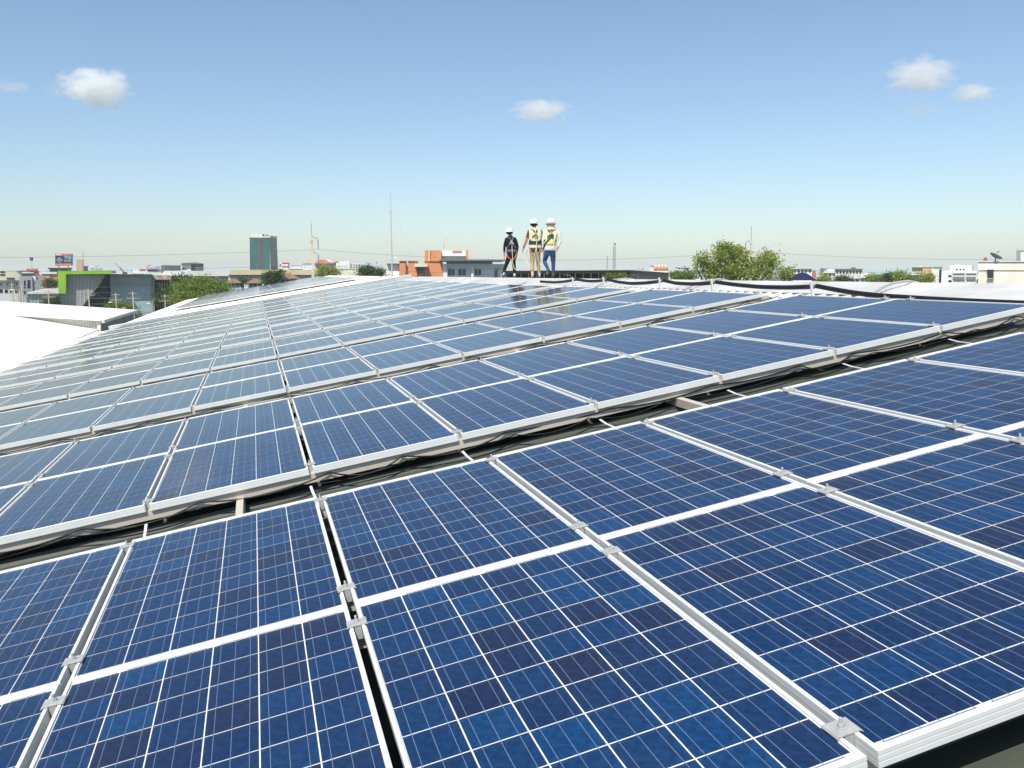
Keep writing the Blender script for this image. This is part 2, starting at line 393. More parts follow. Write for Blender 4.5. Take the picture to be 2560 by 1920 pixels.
for k in range(10):
    for q, of in enumerate(OFF):
        v = k * PITCH + of
        uu = (-3.2, 4.2) if k == 0 else (-6.75 if (k > 3 and q in (0, 2)) else -6.2, 6.22)
        rl = empty('mounting_rail', 'aluminium mounting rail under the %s of the %s panel row' % (OFN[q], ORD[k]), 'rail', group='mounting rails', mat4=MR @ Matrix.Translation((0, v, 0)))
        MB().box(uu[0], uu[1], -0.072 if (q == 0 and k) else -0.02, 0.02, -PH - (0.062 if q == 0 else 0.052), -PH - 0.001).obj('rail_bar', M_rail, rl)
        if k < 4:
            for i in range(-6, 7):
                u = i * (PW + GU) - GU / 2
                if u < uu[0] or u > uu[1]: continue
                x, y, z = projpx(rw(u, v, 0))
                if z < 0.1 or not (-200 < x < 2760 and 0 < y < 2150): continue
                c = obj('clamp', clamp_me, rl, loc=(u + random.uniform(-.002, .002), random.uniform(-.02, .02), 0), rot=(0, 0, random.uniform(-.05, .05)))
                if k < 3: obj('bolt', bolt_me, c, rot=(0, 0, random.random()))
ub = [unroof(602, 1250, -0.12)[0], unroof(1713, 1005, -0.12)[0]]
for q, u in enumerate([ub[0] - 2.6, ub[0], ub[1]]):
    bm_ = MB().box(u - 0.022, u + 0.022, 3.22, 40.6, NR + 0.037, -PH - 0.054)
    tag(bm_.obj('cross_beam', M_rail, mat4=MR), 'light aluminium cross beam on the roof under the rows, %s from the eave' % ORD[q], 'beam', 'cross beams under the array')

# ---------------------------------------------------------------- cables, straps
def droopy(u0, u1, v, top, amp, step, r, seed):
    rr = random.Random(seed); pts = []; u = u0
    while u < u1:
        L = step * rr.uniform(.6, 1.3); a = amp * rr.uniform(.3, 1.0); w = rr.uniform(-.03, .03)
        for q in range(8):
            t = q / 8; pts.append((u + L * t, v + w * math.sin(math.pi * t), top - 4 * a * t * (1 - t)))
        u += L
    return MB().tube(pts, r, 6)
for k in range(1, 6):
    lo = (-3.6, -4.5, -5.5, -6, -6)[k - 1]
    tag(droopy(lo, 6.1, k * PITCH + 0.004, -PH - 0.016, 0.075, 0.7, 0.0055, 40 + k).obj('cable', M_black, mat4=MR, smooth=True),
        'black cable drooping below the near edge of the %s panel row' % ORD[k], 'cable', 'cables under the panel rows')
    if k < 4:
        tag(droopy(lo + .2, 6.0, k * PITCH + 0.006, -PH - 0.05, 0.05, 0.9, 0.0045, 70 + k).obj('cable', M_black, mat4=MR, smooth=True),
            'second thinner black cable behind the near edge of the %s panel row' % ORD[k], 'cable', 'cables under the panel rows')
for q, i in enumerate(range(-2, 7)):          # bright earthing straps bridging the first gap
    u = i * (PW + GU) - GU / 2 + random.uniform(-.01, .01)
    v0 = 3.37; pts = [(u + .012, v0 + .22, -0.155), (u + .010, v0 + .28, -0.135), (u + .004, v0 + .36, -0.150), (u - .006, v0 + .44, -0.12), (u - .012, v0 + .56, -0.115), (u - .016, v0 + .66, -0.10)]
    bs_ = MB().ribbon(pts, 0.017, 0.003, (1, 0, 0)).obj('earthing_strap', M_foil, mat4=MR)
    tag(bs_, 'thin bright metal strap bridging the first gap between rows, %s from the left' % ORD[q], 'strap', 'earthing straps in the gap')

# black conduit sagging between short posts along the ridge
cu = 6.62
def at_u(px, py, u):                          # sight line met with the upright plane that holds the conduit
    d = RB.T @ ray(px, py); t_ = (u - RC[0]) / d[0]; return RC + t_ * d
spans = [[(1352, 704), (1385, 706), (1412, 704), (1437, 699.5)], [(1440, 698.5), (1472, 703), (1495, 702.5), (1514, 700)], [(1517.5, 698.5), (1545, 705), (1577, 709), (1615, 707.5), (1653, 703)],
         [(1658.5, 701), (1689, 708), (1725, 710), (1755, 709.5), (1783, 707)], [(1790, 705), (1838, 712), (1902, 717.6), (1970, 719), (2033, 717)], [(2041, 715), (2081, 723), (2140, 733), (2204, 740), (2343, 749), (2480, 756), (2600, 761)]]
NW = ['first', 'second', 'third', 'fourth', 'fifth', 'sixth']
for q, sp in enumerate(spans):
    pts = []
    for k in range(len(sp) - 1):
        for t_ in (0, .25, .5, .75): pts.append(tuple(at_u(sp[k][0] + (sp[k + 1][0] - sp[k][0]) * t_, sp[k][1] + (sp[k + 1][1] - sp[k][1]) * t_, cu)))
    pts.append(tuple(at_u(*sp[-1], cu)))
    pts = [pts[0]] + [tuple((np.array(pts[i - 1]) + 2 * np.array(pts[i]) + np.array(pts[i + 1])) / 4) for i in range(1, len(pts) - 1)] + [pts[-1]]
    tag(MB().tube(pts, 0.031, 8).obj('conduit', M_black, mat4=MR, smooth=True), 'thick black conduit sagging along the ridge, %s length from the left' % NW[q], 'conduit', 'lengths of black conduit along the ridge')
    if q:
        e = at_u(sp[0][0] - 2.2, sp[0][1], cu); hh = max(.12, e[2] - NR + .06)
        p = empty('conduit_post', 'short white post holding the black conduit near the ridge, %s from the left' % NW[q - 1], 'post', group='conduit posts along the ridge', mat4=MR @ Matrix.Translation((cu - .06, e[1], NR)))
        MB().box(-0.014, 0.014, -0.012, 0.012, 0.0, hh).obj('upright', M_frame, p); MB().box(-0.09, 0.09, -0.05, 0.05, 0.0375, 0.045).obj('base_plate', M_steel, p); MB().box(0.022, 0.1, -0.012, 0.012, hh - .07, hh - .04).obj('bracket', M_steel, p)
    print('conduit n', [round(p_[2], 2) for p_ in pts[::3]], 'v', round(pts[0][1], 1), round(pts[-1][1], 1))
for q, (x, y) in enumerate([(1580, 703), (1835, 703), (2260, 722)]):   # cables coming over the ridge cap
    c = unroof(x, y, -0.2); u0 = 6.75; pts = []
    for t in np.linspace(0, 1, 10):
        u = u0 + (8.05 - u0) * t; zz = NR + .05 + (0.06 * math.sin(math.pi * t)) - max(0, u - UC) * s2
        pts.append((u, c[1] - .5 + 0.5 * t + .15 * math.sin(3 * t), zz))
    tag(MB().tube(pts, 0.017, 6).obj('cable', M_steel, mat4=MR, smooth=True), 'grey cable laid over the ridge cap, %s from the left' % ORD[q], 'cable', 'cables laid over the ridge')

# lightning mast on the corner of the white roof
g = unroof(980, 688, -0.1)
ms = empty('mast', 'tall thin grey lightning mast at the top corner of the white roof strip', 'mast', loc=rw(g[0], g[1], -0.14))
MB().tube([(0, 0, 0), (0, 0, 2.2)], 0.045, 10).obj('lower_tube', M_steel, ms); MB().tube([(0, 0, 2.2), (0, 0, 4.0)], 0.03, 8).obj('upper_tube', M_steel, ms)
MB().tube([(0, 0, 4.0), (0, 0, 4.95)], 0.014, 6).obj('rod', M_steel, ms); MB().tube([(0, 0, 4.92), (0, 0, 5.02)], 0.03, 6).obj('tip', M_steel, ms)
for a in (0.4, 2.5, 4.6): MB().tube([(0, 0, 4.0), (0.42 * math.cos(a), 0.42 * math.sin(a), 3.55), (1.5 * math.cos(a), 1.5 * math.sin(a), 0.12)], 0.004, 4).obj('guy_wire', M_steel, ms)
MB().box(-.12, .12, -.12, .12, -0.02, 0.02).obj('foot_plate', M_steel, ms)
c0 = unroof(740, 709, -0.1)
tag(MB().tube([tuple((*unroof(x, y, -0.075)[:2], -0.075)) for x, y in ((872, 693), (900, 697), (930, 697), (958, 690), (975, 686))], 0.02, 6).obj('cable', mat('red_brown_cable', (0.16, 0.05, 0.045), 0.5), mat4=MR, smooth=True), 'red brown cable lying loosely across the white roof strip', 'cable')

# ---------------------------------------------------------------- neighbouring white sheds, lower left
VD = Vector((RB[0][1], RB[1][1], 0))          # along the ridge, level
ED = Vector((RB[1][1], -RB[0][1], 0))         # across it, level
def at_v(px, py, v):
    d = ray(px, py); s = (v - RC[1]) / (RB.T @ d)[1]; return Vector(d * s) + Vector((0, 0, HC))
def quad_slab(b, pts, t, mi=0):               # a sheet with thickness, pushed straight down
    n = len(pts); V = [tuple(p) for p in pts] + [(p[0], p[1], p[2] - t) for p in pts]
    Fc = [list(range(n)), list(range(2 * n - 1, n - 1, -1))] + [[(i + 1) % n, i, n + i, n + (i + 1) % n] for i in range(n)]
    return b.add(V, Fc, mi)
VA = 47.0
A1 = at_v(247, 800, VA); A0 = at_v(20, 786, VA); sl_ = (A1 - A0); A00 = A0 - sl_ * 1.2
A2 = A1 + VD * 13.5; A2.z = A1.z + 0.0
shA = empty('white_shed', 'white roofed shed with cream corrugated wall at the left', 'shed')
b = MB(); ov = VD * -0.25
quad_slab(b, [A00 + ov, A1 + ov + ED * .15 , A2 + ED * .15, A00 + VD * 13.5], 0.05); b.obj('roof', M_white_roof, shA)
_cream = mat('cream_corrugated', (0.62, 0.60, 0.50), 0.6, 0, 0.1, 2)
_gw = mat('shaded_gable', (0.40, 0.39, 0.33), 0.7, 0, 0.12, 1)  # gable faces away from the sun; its shade is put into the colour
b = MB(); n = 70; V = []                      # near wall, corrugated
for i in range(n * 2 + 1):
    t = i / (2 * n); p = A00.lerp(A1, t); off = VD * (-0.04 if i % 2 else 0.0)
    V += [tuple(p + off + Vector((0, 0, -.052))), (p.x + off.x, p.y + off.y, 0)]
b.add(V, [[2 * i, 2 * i + 1, 2 * i + 3, 2 * i + 2] for i in range(2 * n)]); b.obj('corrugated_wall', _cream, shA)
b = MB(); q = [A1, A2]; b.add([tuple(A1 + Vector((0, 0, -.052))), tuple(A2 + Vector((0, 0, -.052))), (A2.x, A2.y, 0), (A1.x, A1.y, 0)], [[0, 1, 2, 3]]); b.obj('gable_wall', _gw, shA)
b = MB(); e = A1 + ED * .02 - VD * .06
b.box(e.x - .09, e.x + .09, e.y - .06, e.y + .06, 0, A1.z - 0.06); b.obj('corner_trim', _cream, shA)
quad_slab(MB_ := MB(), [A1 + ED * .16 + ov + Vector((0, 0, .01)), A1 + ED * .3 + ov, A2 + ED * .3, A2 + ED * .16 + Vector((0, 0, .01))], 0.16); MB_.obj('verge_trim', _cream, shA)
shB = empty('lower_white_roof', 'bright white roof sloping down to the valley beside the eave at the left edge', 'roof')
B1 = at_v(245, 824, VA - .1); B0 = at_v(20, 787, VA - .1); B00 = B0 - (B1 - B0) * 1.2
Bn = rw(-8.0, 2.0, -0.62); 
sB = (B1 - B0); len_ = (B1 - B00).length
Bl = Bn - sB.normalized() * len_
b = MB(); quad_slab(b, [Bl, Bn, B1, B00], 0.04); b.obj('roof_sheet', M_white_roof, shB)
b = MB(); quad_slab(b, [Bn + Vector((0, 0, -.05)), rw(-7.45, 2.0, -.40), rw(-7.45, VA - 5.2, -.40), B1 + Vector((0, 0, -.05))], 0.03); b.obj('valley_gutter', M_white_roof, shB)
b = MB(); g1, g2 = Bl.lerp(Bn, .999), Bl.lerp(B00, .999)
b.add([(p.x, p.y, p.z - .06) for p in (Bn, Bl)] + [(p.x, p.y, 0) for p in (Bl, Bn)], [[0, 1, 2, 3]]); b.obj('wall', _cream, shB)

# ---------------------------------------------------------------- ground
_gr = mat('ground_earth', (0.16, 0.17, 0.11), 0.9, 0, 0.45, 0.03, hue=(0.10, 0.13, 0.06))
g_ = meshd('ground', [(-4000, -300, 0), (4000, -300, 0), (4000, 5000, 0), (-4000, 5000, 0)], [[0, 1, 2, 3]], _gr)
tag(obj('ground', g_), kind='structure')

# ---------------------------------------------------------------- town: things built from outlines at their own distance
C_ = dict(white=(0.76, 0.76, 0.73), offw=(0.62, 0.62, 0.58), cream=(0.66, 0.61, 0.47), tan=(0.56, 0.46, 0.28), grey=(0.30, 0.32, 0.32), blueg=(0.23, 0.29, 0.32), dark=(0.05, 0.055, 0.055),
          mid=(0.16, 0.17, 0.16), green=(0.25, 0.46, 0.035), olive=(0.16, 0.20, 0.07), orange=(0.62, 0.26, 0.12), brick=(0.42, 0.20, 0.12), redroof=(0.40, 0.13, 0.08), brown=(0.26, 0.14, 0.09), coral=(0.66, 0.22, 0.14),
          teal=(0.06, 0.14, 0.14), navy=(0.02, 0.03, 0.09), red=(0.55, 0.05, 0.05), blue=(0.06, 0.18, 0.5), sky=(0.25, 0.4, 0.6), conc=(0.48, 0.43, 0.34), rust=(0.42, 0.27, 0.16), pale=(0.62, 0.70, 0.68))
def cm_(k, rough=0.75): return mat('paint_' + k, C_[k], rough, 0, 0.14, 0.6, 0.25)
def wglass(name='window_glass', c=(0.02, 0.03, 0.04)):
    return mat(name, c, 0.08, 0, 0.3, 1.5, 0.6)
class Town:
    def __init__(s, name, label, cat, D, xc, group=None):
        s.D = D; s.o = at(xc, 682, D); s.o.z = 0          # fronts square to the sight line
        a = math.atan2(s.o.x, s.o.y); s.ex = Vector((math.cos(a), -math.sin(a), 0)); s.ey = Vector((math.sin(a), math.cos(a), 0)); s.R = s.o.length
        s.r = empty(name, label, cat, loc=s.o, group=group); s.r.rotation_euler = (0, 0, -a)
    def P(s, px, py, dd=0.0):
        d = Vector(ray(px, py)); p = d * ((s.R + dd) / d.dot(s.ey)); return ((p - s.o).dot(s.ex), p.z + HC)
    def W(s, x, y, z): return s.o + s.ex * x + s.ey * y + Vector((0, 0, z))
    def poly(s, name, pts, m, dd=0.0, t=8.0, down=False, parent=None, label=None):
        q = [s.P(x, y, dd) for x, y in pts]
        if down:
            zmin = min(z for _, z in q); q = [(x, 0.0 if abs(z - zmin) < 0.15 else z) for x, z in q]
        o = MB().prism(q, dd, dd + t).obj(name, cm_(m) if isinstance(m, str) else m, parent or s.r)
        if label: o['label'] = label
        return o
    def box(s, name, x0, y0, x1, y1, m, dd=0.0, t=8.0, down=False, parent=None, label=None):
        return s.poly(name, [(x0, y0), (x1, y0), (x1, y1), (x0, y1)], m, dd, t, down, parent, label)
    def wins(s, x0, y0, x1, y1, nx, ny, fx=0.6, fy=0.6, m=None, dd=0.0, name='window', frame=None):
        for i in range(nx):
            for j in range(ny):
                w = (x1 - x0) / nx; h = (y1 - y0) / ny; cx = x0 + (i + .5) * w; cy = y0 + (j + .5) * h
                o = s.box(name, cx - w * fx / 2, cy - h * fy / 2, cx + w * fx / 2, cy + h * fy / 2, m or wglass(), dd - 0.05, 0.3)
                if frame:
                    (xa, za), (xb, zb) = s.P(cx - w * fx / 2, cy + h * fy / 2, dd), s.P(cx + w * fx / 2, cy - h * fy / 2, dd); k = 0.07
                    f = MB().box(xa - k, xb + k, dd - .12, dd - .052, za - k, za).box(xa - k, xb + k, dd - .12, dd - .052, zb, zb + k).box(xa - k, xa, dd - .12, dd - .052, za, zb).box(xb, xb + k, dd - .12, dd - .052, za, zb).box((xa + xb) / 2 - .03, (xa + xb) / 2 + .03, dd - .12, dd - .052, za, zb)
                    f.obj('frame', cm_(frame), o)

# glass office tower
t = Town('office_tower', 'dark green glass office tower with a cream rooftop standing above the warehouses', 'tower', 430, 655)
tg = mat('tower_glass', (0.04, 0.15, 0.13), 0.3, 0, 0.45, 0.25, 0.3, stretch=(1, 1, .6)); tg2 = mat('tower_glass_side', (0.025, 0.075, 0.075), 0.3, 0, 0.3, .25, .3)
t.box('tower_block', 624, 594, 674, 700, tg, 0, 13, True)
x0, z1 = t.P(674, 594); x1, _ = t.P(692, 594, 9)
b = MB(); b.add([(x0, .02, 0), (x1, 9, 0), (x1, 9, z1), (x0, .02, z1), (x0, 13, 0), (x0, 13, z1)], [[0, 1, 2, 3], [1, 4, 5, 2], [3, 2, 5]]); b.obj('side_bay', tg2, t.r)
t.box('centre_strip', 643.5, 594.2, 653.5, 700, mat('maroon_cladding', (0.10, 0.085, 0.08), .4), -.35, .345, True)
t.box('parapet', 623, 590.5, 675, 594.2, 'cream', -.3, 13.5)
b = MB(); xa, za = t.P(675, 594.2); xb, zb = t.P(692.5, 591, 9); b.add([(xa, -.3, za), (xb, 9, za), (xb, 9, zb), (xa, -.3, zb), (xa, 13, za), (xa, 13, zb)], [[0, 1, 2, 3], [1, 4, 5, 2], [3, 2, 5]]); b.obj('parapet', cm_('cream'), t.r)
for (a, c, h, m) in ((627, 637, 586.5, 'cream'), (637.5, 645, 584.5, 'offw'), (648, 655, 586, 'white'), (656, 661, 585.5, 'dark'), (664, 672, 587, 'mid'), (672.5, 678, 588, 'cream')):
    t.box('rooftop_unit', a, h, c, 590.4, m, 2, 4)
for j in range(13):
    y = 600 + j * 6.2; t.box('floor_band', 624.6, y, 643.2, y + .7, tg2, -.06, .055); t.box('floor_band', 653.8, y, 673.6, y + .7, tg2, -.06, .055)

# long warehouses behind the tower foot and to its left
t = Town('tan_warehouse', 'long low warehouse with a tan roof and grey wall below the glass tower', 'warehouse', 170, 690)
t.poly('roof', [(578, 674.5), (830, 674.5), (840, 687.5), (570, 686.5)], 'tan', -1, 14); t.box('wall', 571, 687, 838, 720, 'grey', 0, 12, True)
t.box('wall_base', 571, 694.5, 838, 720, 'offw', -.15, .145, True)
t = Town('white_warehouse', 'long warehouse with white and beige roof between the dark block and the tan warehouse', 'warehouse', 185, 490)
t.poly('roof', [(412, 677), (472, 677), (452, 690), (399, 688)], 'white', -1, 10); t.poly('roof', [(472.5, 677), (578, 676.5), (571, 690), (452.5, 690)], 'offw', -1, 10)
t.box('wall', 428, 690.3, 571, 720, 'grey', 0, 9, True)
t.wins(470, 694, 565, 702, 11, 1, .55, .8, cm_('offw'), 0, 'wall_panel'); t.box('wall_base', 475, 703.5, 560, 707, 'white', -.2, .19)

# green framed building and its neighbours, at left
t = Town('green_framed_building', 'grey ribbed building with a lime green frame and slanted edge, behind the white shed', 'building', 120, 260)
rib = mat('ribbed_cladding', (0.30, 0.32, 0.34), .6, 0, .15, 1.5, .3, stretch=(4, 1, .4))
t.poly('ribbed_wall', [(164.8, 685.8), (264.4, 685.8), (147.8, 843), (147.8, 734)], rib, 0, .6)
for k in range(12):
    xt = 156 + 9.3 * k; yb = min(775, 685.8 + (264.4 - xt) * (157.2 / 116.6)); yt = 685.8 if xt > 165 else 735
    if yb - yt > 6: t.poly('wall_joint', [(xt, yt), (xt + 1.0, yt), (xt + .6, yb), (xt - .4, yb)], 'offw', -.07, .066)
t.poly('green_frame', [(144.4, 677), (279, 676.6), (279, 684.6), (164.6, 685.6), (164.8, 734), (146, 734)], 'green', -1.1, 1.6)
t.box('roof_edge', 279.2, 677, 290, 683, 'mid', -1.1, 4)
t.poly('slanted_edge', [(264.6, 685.8), (267.0, 685.8), (150.4, 843), (148, 843)], 'olive', -.6, 1.3)
t.box('glass_front', 150, 685.8, 302, 800, mat('dark_front', (0.025, 0.03, 0.04), .25), 4.5, 3, True)
t.box('roof_slab', 147, 684.8, 380, 686.2, 'mid', .7, 16)
for k in range(4):
    t.box('balcony_band', 214, 716 + k * 14, 300, 719.5 + k * 14, 'grey', 4.2, .28)
t.box('side_wall', 275, 686.5, 381, 800, mat('blue_grey_wall', (0.30, 0.38, 0.41), .7, 0, .12, .5, .2, stretch=(1, 1, 4)), 2.6, 1.8, True)
for y in (709, 714.5): t.box('wall_line', 276, y, 380.5, y + .8, 'grey', 2.52, .07)
t.box('corner_trim', 379.8, 686.5, 384, 800, 'olive', 2.3, 2.4, True)
t = Town('dark_block', 'dark weathered block with a rusty parapet right of the lime framed building', 'building', 128, 403)
t.box('wall', 384.5, 699, 426, 800, mat('weathered_olive', (0.07, 0.075, 0.06), .8, 0, .5, 1.0, .2, stretch=(3, 1, .5)), 0, 9, True)
t.box('parapet', 382, 688, 426.5, 699, mat('rusty_parapet', (0.46, 0.38, 0.29), .8, 0, .4, 1.5, .2, hue=(.36, .20, .11)), -.6, 9.8)
t.wins(388, 704, 424, 760, 6, 3, .5, .7, None, 0)
for k in range(7): t.box('pilaster', 386 + 6.2 * k, 699.2, 387.4 + 6.2 * k, 770, 'olive', -.3, .28, True)
t = Town('slanted_grey_wing', 'low grey wing with light roof and slanted wall left of the lime frame', 'building', 116, 105)
t.poly('roof', [(80, 730), (116, 723), (146, 722.5), (147, 733), (66, 735.2)], 'offw', -.4, 5); t.poly('wall', [(66, 735.4), (147, 735.4), (60, 800), (60, 735.4)], rib, 0, .5)
t.poly('slanted_edge', [(147.2, 735.4), (149, 735.4), (63, 800), (61, 800)], 'olive', -.5, 1.1); t.box('dark_recess', 60, 736, 149, 800, 'dark', 4, 2, True)
for k in range(8): t.poly('wall_joint', [(69 + 9 * k, 736), (69.8 + 9 * k, 736), (69.6 + 9 * k, 736 + max(4, 56 - 7 * k)), (68.8 + 9 * k, 736 + max(4, 56 - 7 * k))], 'offw', -.06, .056)
t = Town('cream_house', 'cream building with clipped gable and dark lettering at the left edge', 'building', 132, 25)
t.poly('gable', [(-30, 675), (34, 673.6), (53, 688), (48, 701), (-30, 701)], 'cream', -.6, 10); t.box('wall', -30, 701.2, 48, 740, 'offw', 0, 9, True)
t.wins(-8, 705, 48, 716, 3, 1, .35, .7, None, 0, frame='offw'); t.wins(-4, 720, 48, 735, 4, 1, .6, .6, None, 0)
for k in range(9): t.box('letter', 16.5 + 2.2 * k, 694 + .5 * (k % 2), 18.2 + 2.2 * k, 698.2, 'dark', -.68, .075)
t.wins(-30, 676, 14, 691, 3, 2, .8, .55, None, -.6)
t = Town('grey_box_house', 'small grey cube house with two tall windows beside the cream building', 'house', 126, 66)
t.box('wall', 48, 690.5, 80, 740, mat('lilac_grey', (.36, .37, .38), .7), 0, 6, True); t.box('wing', 80.2, 690, 89.5, 709.5, 'white', .5, 5); t.box('wing_base', 80.2, 709.8, 86, 740, 'offw', .8, 4, True)
t.box('window', 59.7, 701, 63.7, 720, wglass(), -.05, .2); t.box('window', 68.5, 700, 75.3, 720, wglass(), -.05, .2); t.box('window', 60, 727, 64, 735, wglass(), -.05, .2)
t = Town('orange_house', 'orange fronted low building with white upper band, behind the grey cube house', 'house', 175, 122)
t.box('wall', 104, 685, 141, 700, 'orange', 0, 6, True); t.box('upper_band', 104, 680, 142, 684.8, 'white', -.3, 6); t.box('window', 108, 689, 123, 694, 'offw', -.06, .2); t.box('red_post', 93, 678, 97, 690, 'red', -.3, 1)
t = Town('dark_roofed_sheds', 'jumble of dark roofed sheds behind the cream building', 'shed', 200, 70)
t.poly('roof', [(34, 678), (60, 675.5), (82, 682), (90, 688), (48, 687)], 'mid', 0, 9); t.box('wall', 50, 687.2, 110, 705, 'grey', .4, 8, True); t.box('white_band', 55, 680.5, 84, 683, 'white', -.3, .28)
t = Town('red_sign_building', 'dark building with a red and maroon roof sign, left skyline', 'building', 260, 80)
t.box('wall', 60, 677.5, 98, 700, 'mid', 0, 8, True); t.box('sign', 66, 671.5, 95, 677.2, 'red', -.3, 1); t.box('sign_face', 69, 672.5, 91, 675.8, 'coral', -.38, .075)
t = Town('long_dark_roof', 'low building with long dark flat roof under the billboard', 'building', 230, 150)
t.box('roof', 120, 669.5, 181, 672, 'dark', -1, 12); t.box('wall', 124, 672.2, 178, 690, 'grey', 0, 10, True); t.wins(126, 673, 176, 679, 12, 1, .6, .7, None, 0)
t.poly('gable', [(111, 680), (121, 672), (124, 680)], 'offw', -.5, 3)

# billboards and sky signs (flat prints)
t = Town('billboard', 'large billboard with orange bands and a dark blue face on the left skyline', 'billboard', 225, 160)
t.box('board', 138, 634.2, 178.5, 664, 'navy', 0, .6); t.poly('return_side', [(178.6, 635), (182.6, 634), (182.6, 663.5), (178.6, 664)], 'blue', 0, 1.2)
pr = -0.06
t.box('top_band', 138.3, 634.6, 178.2, 639, 'coral', pr, .055); t.box('title_strip', 140, 635.6, 153, 638.4, 'white', pr * 2, .055)
t.box('bottom_band', 138.3, 658.6, 178.2, 663.6, 'coral', pr, .055); t.box('picture', 160, 640, 178, 656, 'teal', pr, .055)
t.poly('picture_sky', [(160, 640), (178, 640), (178, 646), (160, 643)], 'sky', pr * 2, .055)
for (x, y, w, h) in ((144, 644.6, 9, 1.6), (141, 649, 16, 1.6), (143, 654, 11, 1.2)): t.box('text_line', x, y, x + w, y + h, 'pale', pr, .055)
for (x, y, c) in ((164, 645, 'pale'), (161, 651, 'cream'), (164.5, 651.5, 'cream'), (169, 649, 'green'), (172, 646, 'pale'), (174.5, 650, 'white'), (171, 652, 'pale'), (176, 645, 'cream')):
    t.box('picture_spot', x, y, x + 2.2, y + 2.2, c, pr * 2, .05)
for x in range(139, 180, 5): t.box('strut', x, 664.2, x + .9, 670, 'offw', 0, .3)
for x in (146, 170): t.box('post', x, 664.2, x + 1.6, 690, 'grey', .3, .3, True)
t = Town('square_sign', 'small dark square sign on a thin pole, far left skyline', 'sign', 260, 78)
t.box('panel', 74.5, 643.5, 83, 651.5, 'navy', 0, .4); t.box('emblem', 77, 646, 80.4, 649.4, 'blue', -.06, .05); t.box('pole', 78.2, 651.6, 79.2, 690, 'grey', .1, .2, True)
t = Town('tan_tower_block', 'plain tan tower block with a mast beside it, right of the billboard', 'building', 480, 200)
t.box('wall', 190, 648, 209, 690, 'tan', 0, 12, True); t.box('mast', 207.2, 628, 208.4, 648, 'mid', -.5, .3); t.box('mast_base', 206.2, 648, 209, 676, 'brick', -1, .9)
t.box('side_wing', 208.8, 665, 220, 690, 'blue', 2, 6, True)
for k in range(6): t.box('floor_band', 190.4, 652 + 5 * k, 205.6, 652.6 + 5 * k, 'conc', -.1, .09)
t = Town('white_terrace', 'white low apartment row with rooftop tanks left of the crane', 'building', 330, 241)
t.box('wall', 225, 667, 258, 690, 'pale', 0, 9, True); t.box('upper_floor', 237, 663.8, 248, 666.8, 'grey', 1, 5); t.box('roof_hut', 225, 665, 232, 666.8, 'white', 1, 5); t.wins(226, 669, 257, 676, 7, 2, .5, .5, None, 0)
t = Town('crane_jib', 'slanting dark crane jib above the lime framed building', 'crane', 300, 305)
t.poly('jib', [(285, 657), (287, 655.5), (314, 683), (311.5, 684)], mat('pale_red', (.55, .35, .30), .7), 0, .8); t.poly('jib_base', [(298.5, 668), (300.4, 667), (314.5, 684), (311.5, 684)], 'mid', -.3, .28); t.box('cab', 306, 680, 318, 690, 'dark', 0, 2, True)
t = Town('red_white_sign', 'white roof sign with a red corner above the blue grey wall', 'sign', 240, 347)
t.box('board', 329, 672.5, 364, 683.5, 'white', 0, .5); t.box('red_corner', 349, 672.6, 363.8, 677, 'red', -.06, .055); t.box('emblem', 354, 673.6, 358, 675.8, 'coral', -.12, .055); t.box('blue_edge', 328, 672.5, 330, 683.5, 'sky', -.06, .055)
for x in (334, 358): t.box('post', x, 683.6, x + 1, 690, 'grey', .1, .3, True)
t = Town('blue_sign_building', 'glass fronted building with a blue and pink roof sign left of the dark apartment block', 'building', 235, 385)
t.box('wall', 367, 673.5, 402, 690, 'pale', 0, 8, True); t.box('glass_band', 371, 674.5, 394, 678, wglass(), -.06, .2); t.box('sign', 366, 665.5, 400, 673.2, 'sky', -.4, .5); t.box('sign_stripe', 367, 670.2, 399.6, 672.4, mat('pink_print', (.62, .30, .38), .6), -.46, .055); t.box('sign_title', 371, 666.6, 389, 669, 'white', -.46, .055); t.box('red_tag', 370.5, 663, 377, 665.2, 'red', -.3, .4)
t = Town('dark_apartments', 'dark green grey apartment block with a spiky roofline on the left skyline', 'building', 250, 428)
t.box('wall', 402, 663, 452, 690, 'mid', 0, 9, True)
for k in range(5): t.box('roof_post', 411 + 3 * k, 659, 412 + 3 * k, 662.8, 'conc', .5, .4)
t.wins(412, 664.5, 451, 676, 7, 2, .7, .45, None, 0)
t = Town('brown_roofed_block', 'white block with a brown overhanging roof and stacked balconies', 'building', 245, 480)
t.box('wall', 453, 660.5, 477, 690, 'white', 0, 8, True); t.box('wing', 477.2, 660.5, 508, 690, 'mid', .6, 8, True)
t.poly('roof', [(452, 660), (456, 657.2), (488, 656), (508, 658.8), (510, 660.3)], 'brown', -.8, 10)
for k in range(3): t.box('balcony', 488, 662.5 + 5 * k, 511, 664 + 5 * k, 'grey', -.5, 1.0)
t.box('window', 455, 669, 460, 674.5, wglass(), -.06, .2); t.box('window', 461.5, 670.5, 465.5, 675, wglass(), -.06, .2)

